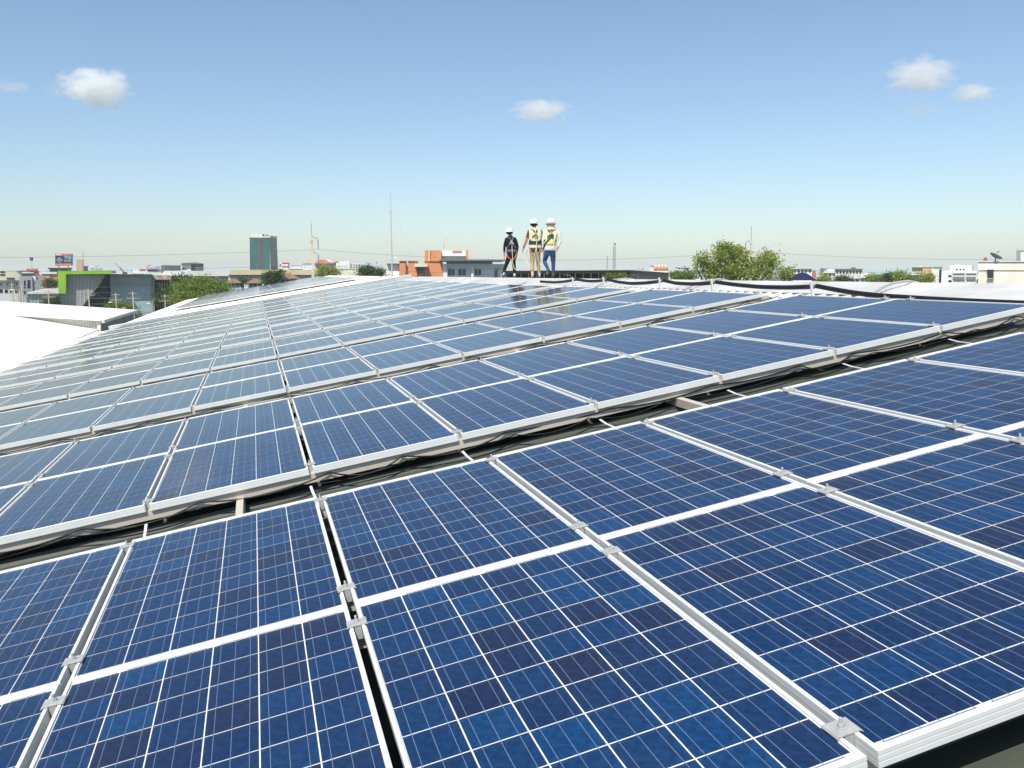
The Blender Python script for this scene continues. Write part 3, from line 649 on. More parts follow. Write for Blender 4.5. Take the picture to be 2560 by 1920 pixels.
# small houses in front of the warehouses
for (x0, x1, yr, ye, lab, D) in ((562, 606, 698, 707.5, 'small blue grey house with a brown hipped roof left of the round tree', 95), (614, 662, 698, 708, 'second brown hipped roof house, right of the blue grey house', 98), (690, 750, 682.5, 697, 'house with a steep red brown roof right of the dark round tree', 92)):
    t = Town('house', lab, 'house', D, (x0 + x1) / 2, group='brown roofed houses')
    xa, ze = t.P(x0, ye); xb, _ = t.P(x1, ye); xm, zr = t.P((x0 + x1) / 2, yr, 2.2)
    b = MB(); b.add([(xa, -.3, ze), (xb, -.3, ze), (xb, 4.7, ze), (xa, 4.7, ze), (xm - .25, 2.2, zr), (xm + .25, 2.2, zr)], [[0, 1, 5, 4], [1, 2, 5], [2, 3, 4, 5], [3, 0, 4], [0, 3, 2, 1]]); b.obj('roof', cm_('brown'), t.r)
    MB().box(xa + .3, xb - .3, 0, 4.4, 0, ze - .01).obj('wall', mat('house_wall', (.36, .45, .5), .7), t.r); t.wins(x0 + 8, ye + 2, x1 - 8, ye + 8, 3, 1, .5, .8, None, 0)

# striped sign, red roofed white building, white apartments
t = Town('striped_sign', 'small red and white striped roof sign right of the glass tower', 'sign', 300, 711)
t.box('board', 699, 656, 721, 672.5, 'white', 0, .6); t.box('red_stripe', 705, 656.2, 720.6, 660, 'red', -.06, .055); t.box('red_stripe', 705, 665.4, 720.6, 668.6, 'red', -.06, .055); t.poly('dark_corner', [(699.2, 657), (704, 663), (699.2, 668)], 'mid', -.06, .055); t.box('side', 720.8, 657, 723, 672.5, 'dark', 0, 1); t.box('post', 708, 672.6, 710, 690, 'grey', .2, .3, True)
t = Town('white_shed', 'low white shed between the striped sign and the tall concrete pole', 'shed', 310, 740)
t.poly('roof', [(723, 672), (727, 668), (752, 667.5), (757, 672.5)], 'white', 0, 8); t.box('wall', 724, 672.6, 756, 690, 'offw', .4, 7, True)
t = Town('white_flats', 'plain white flats behind the tall concrete pole', 'building', 320, 770)
t.box('wall', 757, 658.5, 783, 690, 'white', 0, 8, True); t.box('parapet', 756, 657, 784, 658.3, 'offw', -.3, 8.6); t.wins(759, 662, 782, 671, 4, 2, .3, .4, None, 0)
t = Town('red_roofed_villa', 'white villa with a broad coral red roof right of the tall concrete pole', 'building', 270, 812)
t.poly('roof', [(785, 658.6), (799, 649.5), (812, 649.5), (833, 658.6)], 'coral', -1, 7); t.poly('roof', [(833.2, 657), (842, 651.5), (849, 657)], 'coral', .5, 5); t.box('wall', 787, 658.8, 831, 690, 'offw', 0, 7, True); t.box('stair_block', 818, 649, 827, 657, 'white', 4, 3); t.box('wing', 831.2, 657.2, 840, 690, 'grey', 1, 5, True)
t.wins(789, 661, 829, 672, 5, 2, .45, .5, None, 0)
t = Town('white_apartments', 'long white apartment block with rows of small windows left of the lightning mast', 'building', 285, 880)
t.poly('wall', [(840, 656), (850, 653.4), (874, 653.4), (874, 690), (840, 690)], 'white', 0, 8, True); t.poly('wing', [(874.2, 656), (900, 657), (916, 662), (918, 690), (874.2, 690)], 'offw', .4, 8, True); t.wins(875, 660, 915, 671, 6, 2, .5, .55, None, .4); t.wins(844, 661, 870, 671, 4, 2, .2, .3, None, 0); t.box('roof_tank', 877, 651, 888, 655.8, 'conc', 2, 3)
t = Town('tan_boundary_wall', 'long tan boundary wall below the white apartments', 'wall', 150, 905)
t.box('wall_face', 848, 672.6, 968, 700, 'cream', 0, .5, True); t.box('coping', 848, 671.8, 968, 672.5, 'offw', -.1, .7)

# orange and white building
t = Town('orange_building', 'orange and white flat roofed building left of the three workers', 'building', 108, 1110)
t.box('white_block', 967, 659, 998, 700, 'white', 1, 5, True); t.box('white_roof_edge', 965.5, 657.6, 999, 658.8, 'offw', .4, 6)
t.box('orange_pier', 998.4, 653.3, 1013.6, 700, 'orange', 0, 4, True); t.box('orange_pier', 1020.2, 653.3, 1042.4, 700, 'orange', 0, 4, True); t.box('white_link', 1013.8, 662, 1020, 700, 'offw', .7, 3, True)
t.box('coping', 997.6, 652.2, 1014.4, 653.1, 'brick', -.15, 4.3); t.box('coping', 1019.4, 652.2, 1043.2, 653.1, 'brick', -.15, 4.3)
t.box('recessed_wall', 1042.6, 664, 1060.6, 700, 'offw', .8, 3, True); t.box('window', 1045, 669, 1059, 683, wglass(), .7, .3); t.box('canopy', 1036, 659.6, 1069, 667, 'cream', -1.6, 2.3)
t.box('orange_block', 1061, 653.6, 1107, 700, 'orange', 0, 5, True); t.box('coping', 1060.2, 652.4, 1108, 653.4, 'brick', -.15, 5.3)
t.box('orange_tower', 1061.8, 625.6, 1103, 652.2, 'orange', .5, 4); t.box('tower_fin', 1072, 625.4, 1074.6, 652.2, 'cream', .3, .19)
t.box('white_sign_wall', 1103.4, 626, 1164.4, 640, 'white', .8, 2); t.box('grey_sign_base', 1103.4, 640.2, 1164.4, 648.6, 'offw', 1.2, 1.6); t.box('orange_accent', 1131, 626.2, 1154, 630, 'orange', .7, .095); t.box('orange_column', 1164.8, 625.2, 1171, 648.6, 'orange', .5, 3)
t.box('flat_roof', 1098, 648.8, 1264, 652.2, 'mid', -1.4, 9); t.box('clerestory', 1116, 652.6, 1231, 660, mat('blue_glass', (.08, .2, .42), .15, 0, .2, 1, .6), 0.2, .3)
for k in range(10): t.box('mullion', 1116 + 12.6 * k, 652.4, 1117.2 + 12.6 * k, 660, 'dark', .1, .12)
t.box('white_front', 1107.4, 660.2, 1262, 700, 'pale', 0, 5, True); t.box('white_column', 1108, 661, 1118, 700, 'white', -.5, .48, True)
for (a, c) in ((1121, 1136.5), (1145.7, 1164), (1187, 1202.6)):
    w_ = t.box('window', a, 673, c, 688, wglass(), -.06, .3); t.box('mullion', (a + c) / 2 - .6, 673.1, (a + c) / 2 + .6, 688, 'offw', -.11, .045, parent=w_)
t.box('door', 1236, 676, 1244, 700, 'mid', -.06, .3, True); t.box('pilaster', 1178, 668, 1184, 700, 'white', -.4, .38, True); t.box('beam', 1118, 668.6, 1262, 670, 'white', -.3, .28); t.box('wall_unit', 1238, 669.8, 1246, 673.5, 'green', -.4, .36)
t = Town('roof_antenna', 'thin pole with a small white dish on the orange building', 'antenna', 109, 1115)
t.box('pole', 1116, 588, 1116.8, 626, 'conc', 1, .06); t.box('dish', 1114.5, 584.5, 1118, 588, 'white', .9, .2); t.box('side_mast', 1110, 606, 1110.5, 626, 'mid', 1.5, .05)
for k in range(3): t.box('antenna_rib', 1108, 609 + 4 * k, 1112.4, 609.5 + 4 * k, 'mid', 1.5, .05)
t = Town('roof_lamp', 'small white lamp globe on a short pole on the white block by the mast', 'lamp', 108, 989)
t.box('pole', 988.6, 646, 989.4, 657.5, 'conc', 1.5, .1); t.box('globe', 986.6, 643.4, 991.4, 646.2, 'white', 1.4, .3)

# dark open warehouse behind the workers
t = Town('dark_warehouse', 'long dark open sided warehouse behind the workers feet', 'warehouse', 84, 1470)
t.poly('roof', [(1255, 675.6), (1440, 674.2), (1578, 673.6), (1674, 681.0), (1674, 682.2), (1578, 675.4), (1440, 676.2), (1255, 677.2)], 'conc', -1.2, 16)
t.poly('upper_wall', [(1256, 677.4), (1440, 676.4), (1576, 675.6), (1576, 683), (1256, 683)], 'mid', 0, .4); t.box('dark_interior', 1256, 683.1, 1576, 700, 'dark', 3, 1, True)
t.poly('end_wall', [(1576.4, 675.6), (1672, 682.4), (1672, 700), (1576.4, 700)], 'grey', .1, 8, True)
for k in range(17): t.box('column', 1262 + 19.5 * k, 683.1, 1264 + 19.5 * k, 700, 'offw' if k % 2 else 'conc', .2, .3, True)
for x in (1408, 1578): t.box('white_door', x, 686.5, x + 18, 688, 'white', -.3, .25); t.box('door_post', x + 16.6, 687, x + 18, 700, 'white', -.3, .25, True)

# lattice towers
def lattice(px, ytop, w, D, lab):
    t = Town('lattice_tower', lab, 'tower', D, px); a, zt = t.P(px - w / 2, ytop); c, _ = t.P(px + w / 2, ytop); d = c - a
    b = MB(); st = mat('tower_steel', (.14, .14, .14), .6)
    for x in (a, c):
        for y in (0, d): MB().tube([(x, y, 0), (x, y, zt)], d * .07, 4).obj('leg', st, t.r)
    z = 0; n = 0
    while z < zt - d * .8:
        b.tube([(a, 0, z), (c, 0, z + d)], d * .05, 4).tube([(c, 0, z), (a, 0, z + d)], d * .05, 4).tube([(a, 0, z), (a, d, z + d)], d * .04, 4).tube([(c, d, z), (a, d, z + d)], d * .04, 4).tube([(a, 0, z), (c, 0, z)], d * .05, 4); z += d
    b.obj('bracing', st, t.r); t.box('top_unit', px - w * .1, ytop - 2.5, px + w * .6, ytop + 1.5, 'dark', -.05, d)
lattice(1536, 610, 5.5, 140, 'taller dark lattice tower right of the workers'); lattice(1518.5, 643, 2.4, 190, 'shorter thin lattice tower right of the workers')
t = Town('radio_mast', 'very faint thin radio mast right of the workers', 'mast', 420, 1504); t.box('mast_tube', 1504, 593, 1504.6, 700, 'offw', 0, .12, True); t.box('mast_collar', 1503.6, 620, 1505, 621, 'offw', -.05, .2)

# silos and low white roofs on the right skyline
_so = mat('silo_orange', (.66, .20, .06), .55)
for k in range(4):
    t = Town('silo', 'white and orange silo, %s from the left of its row' % ORD[k], 'silo', 260, 1639 + 8.4 * k, group='orange and white silos')
    x, zt = t.P(1639 + 8.4 * k, 663); r_ = 3.7 * 260 / F
    MB().loft([(x, 0, 0, r_, r_), (x, 0, zt - 1.7, r_, r_)], 14).obj('lower_shell', cm_('white'), t.r, smooth=True); MB().loft([(x, 0, zt - 1.69, r_ * 1.01, r_ * 1.01), (x, 0, zt - .5, r_ * 1.01, r_ * 1.01)], 14).obj('orange_band', _so, t.r, smooth=True)
    MB().loft([(x, 0, zt - .49, r_, r_), (x, 0, zt - .1, r_ * .6, r_ * .6), (x, 0, zt + .15, r_ * .15, r_ * .15)], 14).obj('cap', cm_('white'), t.r, smooth=True)
t = Town('white_tank_shed', 'white ribbed tank shed left of the silos', 'shed', 262, 1629); t.box('wall', 1625, 664, 1635, 690, 'white', 0, 3, True); t.box('roof', 1624, 662.5, 1636, 663.8, 'offw', -.3, 4); t.wins(1625.5, 666, 1634.5, 675, 3, 2, .35, .6, cm_('grey'), 0, 'wall_panel')
def house(name, lab, x0, y0, x1, y1, D, wall, roofc, kind='gable', nx=4, ny=1, group='low houses on the right skyline'):
    t = Town(name, lab, 'house', D, (x0 + x1) / 2, group=group)
    if kind == 'gable':
        m = (y0 + y1) / 2; t.poly('roof', [(x0 - 2, m), (x0 + (x1 - x0) * .3, y0), (x0 + (x1 - x0) * .75, y0), (x1 + 2, m)], roofc, -.5, 8); t.box('wall', x0, m + .1, x1, 705, wall, 0, 7, True); yt = m
    else:
        t.box('wall', x0, y0 + 1.4, x1, 705, wall, 0, 7, True); t.box('roof_slab', x0 - 1.5, y0, x1 + 1.5, y0 + 1.3, roofc, -.6, 8); yt = y0 + 1.5
    if y1 - yt > 3.2: t.wins(x0 + 1, yt + .6, x1 - 1, y1, nx, ny, .5, .6, None, 0)
house('house', 'white low roof just right of the long dark warehouse', 1672, 672, 1725, 692, 240, 'white', 'offw')
house('house', 'grey roofed shed left of the big leafy tree', 1690, 669, 1722, 680, 300, 'conc', 'mid', 'flat')
house('house', 'white terrace with dark roof touching the left of the big tree', 1728, 676, 1768, 692, 220, 'white', 'mid', 'flat', 5, 2)
house('house', 'white house just right of the big leafy tree', 1982, 670, 2030, 684, 210, 'white', 'white', 'flat', 5, 1)
house('house', 'white gabled roof right of the blue tent roof', 2058, 672, 2104, 692, 230, 'white', 'white')
house('house', 'long grey roofed house with a rooftop hut on the right skyline', 2088, 672, 2156, 700, 225, 'offw', 'mid', 'flat', 8, 2)
house('house', 'low white house in front of the long grey roof', 2092, 686, 2150, 706, 150, 'white', 'offw', 'gable', 5, 1)
house('house', 'white cottage left of the green roofed hall', 2150, 682, 2190, 706, 170, 'offw', 'white', 'gable', 3, 1)
house('house', 'pale green roofed hall behind the right hand trees', 2172, 676.5, 2300, 696, 260, 'white', mat('pale_green_roof', (.40, .58, .46), .6), 'gable', 9, 1)
house('house', 'flat white house in front of the pale green hall', 2268, 686, 2330, 706, 160, 'offw', 'white', 'flat', 6, 1)
house('house', 'white house below the blue tent roof', 2040, 692, 2080, 706, 130, 'white', 'offw', 'gable', 3, 1)
t = Town('roof_hut', 'brown domed hut on the long grey roof', 'hut', 228, 2134); t.poly('dome', [(2126, 672), (2127, 669.5), (2131, 668), (2136, 668), (2140, 670), (2141, 672)], 'brown', 0, 1.5); t.box('base', 2126, 672, 2141, 674, 'mid', 0, 1.5)
t = Town('blue_tent_roof', 'dark blue curved tarpaulin roof right of the big tree', 'roof', 60, 2008)
q = []
for k in range(13):
    a = k / 12; q.append((1974 + 66 * a, 700 - 19 * math.sin(math.pi * min(1, a * 1.05)) ** .8 if a < .95 else 698))
t.poly('tarpaulin', q + [(2040, 701), (1974, 701)], 'navy', 0, 5); t.box('post', 1980, 701.2, 1982, 740, 'grey', .5, .1, True); t.box('post', 2032, 701.2, 2034, 740, 'grey', .5, .1, True)
t = Town('orange_brick_flats', 'orange brick apartment block on the right skyline', 'building', 300, 2305)
t.box('wall', 2280, 668.5, 2307, 700, 'tan', 0, 8, True); t.box('side_wall', 2307.3, 668, 2331, 700, mat('ochre', (.60, .37, .18), .7), -.6, 9, True); t.box('parapet', 2279, 667, 2332, 667.9, 'offw', -.9, 10)
t.wins(2281, 670, 2306, 690, 5, 4, .6, .45, None, 0); t.box('roof_hut', 2298, 665.3, 2306, 666.9, 'cream', 2, 3)
t = Town('white_flats', 'white apartment building with grey balconies left of the cream building at the right', 'building', 175, 2390)
t.box('left_tower', 2331, 673, 2348, 712, 'white', 0, 6, True); t.box('dark_slot', 2348.2, 674, 2354, 712, 'navy', .8, 5, True); t.box('main_wall', 2354.2, 676.5, 2442, 712, 'white', 0, 6, True); t.box('green_roof', 2333, 667, 2355, 672.8, mat('roof_green', (.10, .22, .14), .7), 1, 5)
t.box('upper_floor', 2375, 664, 2418, 676.2, 'white', 1.5, 4); t.box('upper_hut', 2388, 661.5, 2400, 663.8, 'white', 2, 3); t.wins(2388, 671, 2414, 676, 3, 1, .6, .7, None, 1.5)
for (a, c) in ((2383, 2411), (2416, 2440)):
    for y in (683, 699):
        w_ = t.box('balcony_recess', a, y, c, y + 9, wglass('balcony_shade', (.12, .13, .13)), -.06, .3); t.box('balcony_rail', a, y + 5.6, c, y + 9.2, 'offw', -.5, .4, parent=w_)
t.wins(2369, 684, 2380, 709, 1, 2, .7, .4, None, 0)
for x in (2381, 2413.4, 2440.4): t.box('pilaster', x, 677, x + 1.8, 712, 'cream', -.5, .48, True)
t.box('side_hut', 2418.5, 663, 2430, 676, 'pale', 3, 3)
C_['ivory'] = (0.76, 0.72, 0.62)
t = Town('cream_building', 'large plain cream building with one dark window at the right edge', 'building', 62, 2510)
t.box('wall', 2447, 676, 2640, 730, 'ivory', 0, 7, True); t.box('parapet', 2445, 655, 2640, 675.2, 'ivory', -.04, 7.1); t.box('coping', 2444, 652.4, 2640, 654.8, 'offw', -.12, 7.3); t.box('string_course', 2446, 675.3, 2640, 675.95, 'conc', -.06, .2)
w_ = t.box('window', 2469, 674.2, 2484, 695.5, wglass(), -.16, .4); t.box('frame', 2467.6, 673.2, 2485.2, 674.1, 'offw', -.2, .15, parent=w_); t.box('sill', 2467.6, 695.6, 2485.2, 696.6, 'offw', -.22, .2, parent=w_)
t.box('roof_block', 2552, 631, 2640, 652.2, 'ivory', 1.0, 4)
t = Town('satellite_dish', 'dark satellite dish on the cream building roof', 'dish', 61.5, 2488)
x, z = t.P(2488, 641); b = MB(); ax = Vector((.45, -.25, .85)).normalized(); rx = ax.orthogonal().normalized(); ry = ax.cross(rx)
V = [(x, 1, z - .05)]; Fc = []
for j, (rr, h) in enumerate(((.18, .01), (.34, .06), (.46, .13))):
    for k in range(18):
        a = 2 * math.pi * k / 18; p = Vector((x, 1, z - .05)) + rx * rr * math.cos(a) + ry * rr * math.sin(a) + ax * h; V.append(tuple(p))
for k in range(18):
    Fc.append([0, 1 + k, 1 + (k + 1) % 18])
    for j in (0, 1): Fc.append([1 + 18 * j + k, 19 + 18 * j + k, 19 + 18 * j + (k + 1) % 18, 1 + 18 * j + (k + 1) % 18])
b.add(V, Fc); b.obj('reflector', cm_('dark'), t.r); MB().tube([(x, 1, z - .05), (x + .05, 1, z - .38)], .04, 6).obj('stand', cm_('mid'), t.r)
p = Vector((x, 1, z)) + ax * .42; MB().tube([(x - .2, 1, z), tuple(p)], .012, 5).tube([tuple(p - ax * .06), tuple(p + ax * .03)], .04, 6).obj('feed_arm', cm_('dark'), t.r)
t = Town('red_tank', 'small dull red drum on the cream building roof beside the dish', 'drum', 62, 2463); x, z0 = t.P(2463, 652.3); MB().loft([(x, 1, z0, .12, .12), (x, 1, z0 + .22, .12, .12), (x, 1, z0 + .25, .08, .08)], 12).obj('drum_body', mat('dull_red', (.34, .12, .10), .7), t.r); MB().loft([(x, 1, z0 + .25, .05, .05), (x, 1, z0 + .28, .05, .05)], 8).obj('lid', cm_('brown'), t.r)
t = Town('hazy_tower', 'hazy grey tower behind the cream building at the right edge', 'tower', 900, 2550); t.box('tower_block', 2541, 624, 2600, 700, 'grey', 0, 30, True)
for k in range(8): t.box('floor_band', 2541.2, 628 + 4 * k, 2599, 628.8 + 4 * k, 'mid', -.3, .28)
t = Town('far_block', 'distant grey apartment tower right of the white apartment building', 'tower', 700, 2430); t.box('tower_block', 2426, 664, 2434, 700, 'grey', 0, 10, True); t.box('roof_hut', 2428, 662, 2432, 663.9, 'grey', 2, 4)

# far low city, too far to pick apart
b = MB(); cols = ['white', 'offw', 'cream', 'grey', 'redroof', 'mid']
for k in range(700):
    D = random.uniform(420, 1500); x = random.uniform(-1, 1) * D * .72; w = random.uniform(4, 16); h = random.uniform(3, 10.0) if random.random() < .93 else random.uniform(11, 15); d = random.uniform(5, 12)
    b.box(x - w / 2, x + w / 2, D, D + d, 0, h, random.choices(range(6), (6, 5, 2, 3, 1, 2))[0])
tag(b.obj('far_city', [cm_(c) for c in cols]), 'far low rise city along the horizon', 'city', kind='stuff')

# ---------------------------------------------------------------- trees
def leaf_mat(name, c1, c2):
    m = bpy.data.materials.new(name); m.use_nodes = True; nt = m.node_tree; b = nt.nodes['Principled BSDF']
    a = nt.nodes.new('ShaderNodeAttribute'); a.attribute_name = 'tint'; r = nt.nodes.new('ShaderNodeValToRGB')
    r.color_ramp.elements[0].color = (*c1, 1); r.color_ramp.elements[1].color = (*c2, 1)
    nt.links.new(a.outputs['Fac'], r.inputs['Fac']); nt.links.new(r.outputs['Color'], b.inputs['Base Color'])
    b.inputs['Roughness'].default_value = 0.55; b.inputs['Specular IOR Level'].default_value = 0.25
    tl = nt.nodes.new('ShaderNodeBsdfTranslucent'); nt.links.new(r.outputs['Color'], tl.inputs['Color'])
    mx = nt.nodes.new('ShaderNodeMixShader'); mx.inputs['Fac'].default_value = 0.42
    out = nt.nodes['Material Output']; nt.links.new(b.outputs[0], mx.inputs[1]); nt.links.new(tl.outputs[0], mx.inputs[2]); nt.links.new(mx.outputs[0], out.inputs['Surface'])
    return m
M_leafA = leaf_mat('leaf_light', (0.18, 0.23, 0.04), (0.42, 0.49, 0.11)); M_leafB = leaf_mat('leaf_dark', (0.045, 0.075, 0.02), (0.10, 0.15, 0.04)); M_leafC = leaf_mat('leaf_mid', (0.10, 0.16, 0.02), (0.25, 0.33, 0.055))
M_bark = mat('bark', (0.20, 0.16, 0.12), .85, 0, .3, 4)
def leaves(blobs, n, size, m, name, parent, clump=14):
    """blobs: (x, y, z, rx, ry, rz); leaves hang in small clumps set through each blob, denser outside"""
    vol = np.array([b_[3] * b_[4] * b_[5] for b_ in blobs]) ** .75; vol /= vol.sum(); V = []; Fc = []; T = []
    for b_, f in zip(blobs, vol):
        k = max(1, int(n * f / clump))
        for _ in range(k):
            d = rng.normal(size=3); d /= np.linalg.norm(d); r = rng.uniform(.25, 1) ** .5 * rng.uniform(.8, 1.1)
            c = np.array(b_[:3]) + d * r * np.array(b_[3:]); base = rng.uniform(0, .65)
            P_ = c + rng.normal(size=(clump, 3)) * size * rng.uniform(.7, 1.7) * np.array([1.3, 1.3, .9])
            for p in P_:
                a = rng.normal(size=3); a[2] -= .5; a /= np.linalg.norm(a); q = np.cross(a, rng.normal(size=3)); q /= np.linalg.norm(q); s = size * rng.uniform(.6, 1.2)
                i = len(V); V += [tuple(p - q * s * .28), tuple(p + a * s * .55), tuple(p + q * s * .28), tuple(p - a * s * .55)]; Fc.append([i, i + 1, i + 2, i + 3]); T.append(min(1, base + rng.uniform(0, .35)))
    me = meshd(name, V, Fc, m); a = me.attributes.new('tint', 'FLOAT', 'FACE'); a.data.foreach_set('value', T)
    return obj(name, me, parent)
def tree(name, label, D, blobs_px, n, size, m, trunk_px, cat='tree', group='trees'):
    """blobs_px: (px, py, radius_x_px, radius_y_px, depth offset m)"""
    o = at(trunk_px, 682, D); o.z = 0; r = empty(name, label, cat, loc=o, group=group); bl = []
    tr = MB(); top = None
    kk = .74 if name == 'leafy_tree' else 1.0
    for (x, y, a, c, dd) in blobs_px:
        a, c = a * kk, c * kk
        p = at(x, y, D + dd); k = (D + dd) / F; bl.append((p.x - o.x, dd, p.z, a * k, max(a, c) * k * .8, c * k))
    zc = min(q[2] for q in bl); h0 = max(.6, zc * .45); w = .02 * max(q[2] for q in bl)
    tr.tube([(0, 0, -.1), (.05, .02, h0 * .5), (0, 0, h0)], [w * 1.5, w * 1.15, w], 8)
    for q in bl:
        e = Vector(q[:3]); mid = Vector((e.x * .45, e.y * .45, h0 + (e.z - h0) * .6)); tr.tube([(0, 0, h0 - .1), tuple(mid), tuple(e)], [w * .75, w * .5, w * .15], 6)
        for k in range(4):
            a = rng.normal(size=3); a /= np.linalg.norm(a); e2 = e + Vector((a[0] * q[3] * .8, a[1] * q[4] * .8, abs(a[2]) * q[5] * .7)); tr.tube([tuple(mid.lerp(e, .6)), tuple(e2)], [w * .22, w * .06], 5)
    tr.obj('trunk', M_bark, r, smooth=True); leaves(bl, n, size, m, 'crown', r)
tree('leafy_tree', 'big airy light green tree with several rounded crowns behind the ridge at right', 62,
     [(1812, 622, 19, 15, 0), (1838, 630, 16, 12, .6), (1800, 641, 13, 12, -.5), (1845, 647, 12, 10, .2), (1862, 640, 8, 8, .3), (1818, 650, 13, 9, .5), (1760, 644, 9, 10, 0), (1748, 655, 9, 8, .3), (1741, 668, 5, 6, 0), (1770, 662, 11, 10, .4), (1788, 672, 12, 12, 0), (1818, 671, 15, 10, -.4), (1845, 672, 12, 10, .2), (1870, 662, 10, 9, .5), (1885, 652, 7, 7, .5), (1918, 640, 15, 9, .3), (1935, 652, 9, 12, -.3), (1905, 657, 11, 9, .3), (1925, 668, 10, 9, 0), (1893, 675, 10, 9, .3), (1915, 684, 16, 8, 0), (1780, 688, 18, 8, 0), (1830, 688, 20, 9, 0), (1870, 686, 16, 8, 0)], 9500, .18, M_leafA, 1825)
tree('young_tree', 'slender young tree with two small tops right of the big tree', 66, [(1957, 677, 6, 7, 0), (1974, 674, 3, 7, .3), (1960, 690, 9, 7, 0), (1976, 688, 5, 8, 0)], 1000, .17, M_leafA, 1965)
hedge = [(446, 718, 8, 8, 0), (460, 711, 10, 8, .5), (477, 705, 9, 7, 0), (493, 709, 9, 7, .3), (506, 703, 8, 6, .4), (522, 708, 10, 7, 0), (537, 713, 8, 6, 0), (553, 717, 9, 7, .3), (565, 723, 6, 5, .3), (460, 728, 18, 16, -1), (490, 726, 20, 16, -1), (520, 726, 18, 14, -1), (545, 728, 16, 12, -1), (455, 750, 18, 18, -2), (485, 750, 18, 18, -2), (515, 745, 18, 16, -2)]
tree('broad_tree', 'broad dense green tree mass behind the second roof at left', 88, hedge, 15000, .24, M_leafC, 500)
tree('palm_like_tree', 'small feathery tree top above the broad green tree', 100, [(450, 700, 9, 4, 0), (458, 697, 8, 3, .3), (444, 703, 6, 4, 0)], 900, .26, M_leafB, 450)
tree('round_tree', 'dark rounded tree between the brown roofed houses', 88, [(682, 692, 14, 11, 0), (674, 701, 11, 10, .3), (693, 698, 11, 10, 0), (680, 708, 14, 8, 0), (696, 684, 8, 5, .2)], 4000, .22, M_leafB, 683)
tree('small_tree', 'small dark tree between the two brown hipped roofs', 100, [(608, 702, 7, 5, 0), (603, 705, 5, 4, 0)], 600, .22, M_leafB, 607)
tree('pale_tree', 'pale feathery tree right of the tall concrete pole', 110, [(808, 675, 9, 9, 0), (822, 679, 9, 8, .3), (836, 681, 10, 7, 0), (815, 684, 14, 6, 0), (801, 683, 7, 7, 0)], 3200, .22, M_leafA, 818)
tree('bush', 'dense dark green bush below the white apartments', 100, [(918, 676, 15, 9, 0), (912, 683, 14, 7, 0), (930, 682, 12, 8, 0)], 3000, .2, M_leafB, 919)
tree('bush', 'lower green bush right of the dense dark bush', 102, [(948, 681, 10, 5, 0), (942, 685, 9, 5, 0)], 1400, .2, M_leafB, 946)
tree('bush', 'bright green shrub growing in front of the dark warehouse', 80, [(1552, 690, 7, 3, 0), (1545, 692, 6, 3, 0), (1560, 692, 6, 3, 0)], 500, .14, M_leafC, 1552)
tree('bush', 'second green shrub in front of the dark warehouse, left one', 80, [(1520, 691, 6, 3, 0), (1528, 693, 6, 2, 0)], 350, .14, M_leafC, 1524)
tree('street_tree', 'bright green street tree at the foot of the blue grey wall', 92, [(300, 775, 14, 12, 0), (285, 765, 9, 9, 0), (315, 770, 10, 10, .4), (328, 785, 10, 10, 0), (305, 790, 16, 10, -.3), (290, 784, 10, 10, 0)], 5000, .22, M_leafC, 303)
tree('street_tree', 'dark green tree under the slanted ribbed wall', 100, [(128, 765, 12, 10, 0), (120, 756, 7, 8, 0), (138, 757, 7, 9, .4), (165, 772, 9, 6, 0)], 2800, .22, M_leafB, 130)
tree('street_tree', 'dark leafy tree right of the weathered dark block', 100, [(432, 745, 8, 18, 0), (428, 722, 5, 8, 0), (440, 730, 6, 10, 0), (405, 745, 12, 10, 0)], 3000, .24, M_leafB, 432)
tree('garden_tree', 'green tree behind the orange fronted house', 150, [(128, 705, 9, 5, 0), (138, 712, 6, 6, 0), (122, 710, 8, 5, 0)], 1200, .3, M_leafB, 130)
k = 0
for (x, y, w, h, D, s, lab) in ((1710, 690, 30, 5, 95, .25, 'low green shrubs left of the big tree'), (2105, 700, 16, 6, 120, .25, 'low bush in front of the white cottages'), (2180, 697, 11, 8, 130, .25, 'dark bush left of the right hand trees'), (2205, 700, 14, 8, 125, .25, 'leafy bush left of the pointed tree'), (2223, 693, 6, 10, 120, .22, 'pointed small tree on the right skyline'), (2250, 690, 12, 11, 118, .24, 'bushy green tree in front of the pale green hall'), (2268, 700, 12, 7, 118, .24, 'low dark tree below the pale green hall'), (2300, 698, 18, 7, 150, .25, 'low green trees below the orange brick flats'), (2318, 695, 14, 12, 105, .22, 'bright green tree touching the white apartment building'), (1600, 690, 6, 6, 110, .22, 'small bush at the end of the dark warehouse'), (1690, 688, 10, 6, 150, .25, 'bush between the silos and the big tree'), (2060, 697, 14, 4, 120, .22, 'low hedge behind the blue tent roof')):
    bl = [(x, y, w, h, 0), (x - w * .5, y + h * .4, w * .6, h * .6, .4), (x + w * .45, y + h * .3, w * .6, h * .7, 0), (x + w * .1, y - h * .45, w * .4, h * .5, 0)]
    tree('skyline_tree', lab, D, bl, 1500, s, (M_leafC, M_leafB, M_leafA)[k % 3], x, group='trees on the right skyline'); k += 1
_cor = mat('coral_bloom', (.68, .24, .14), .7)
t = Town('coral_roofs', 'small coral coloured house front among the right hand trees', 'house', 120, 2225)
t.box('wall', 2208, 696.5, 2216, 720, _cor, 0, 3, True); t.poly('wing', [(2221, 697), (2226, 692.5), (2231, 697), (2231, 720), (2221, 720)], _cor, .4, 3, True); t.box('annex', 2238, 697, 2245, 720, _cor, 0, 3, True); t.box('window', 2210, 699, 2213, 702, wglass(), -.06, .2)
b = MB()
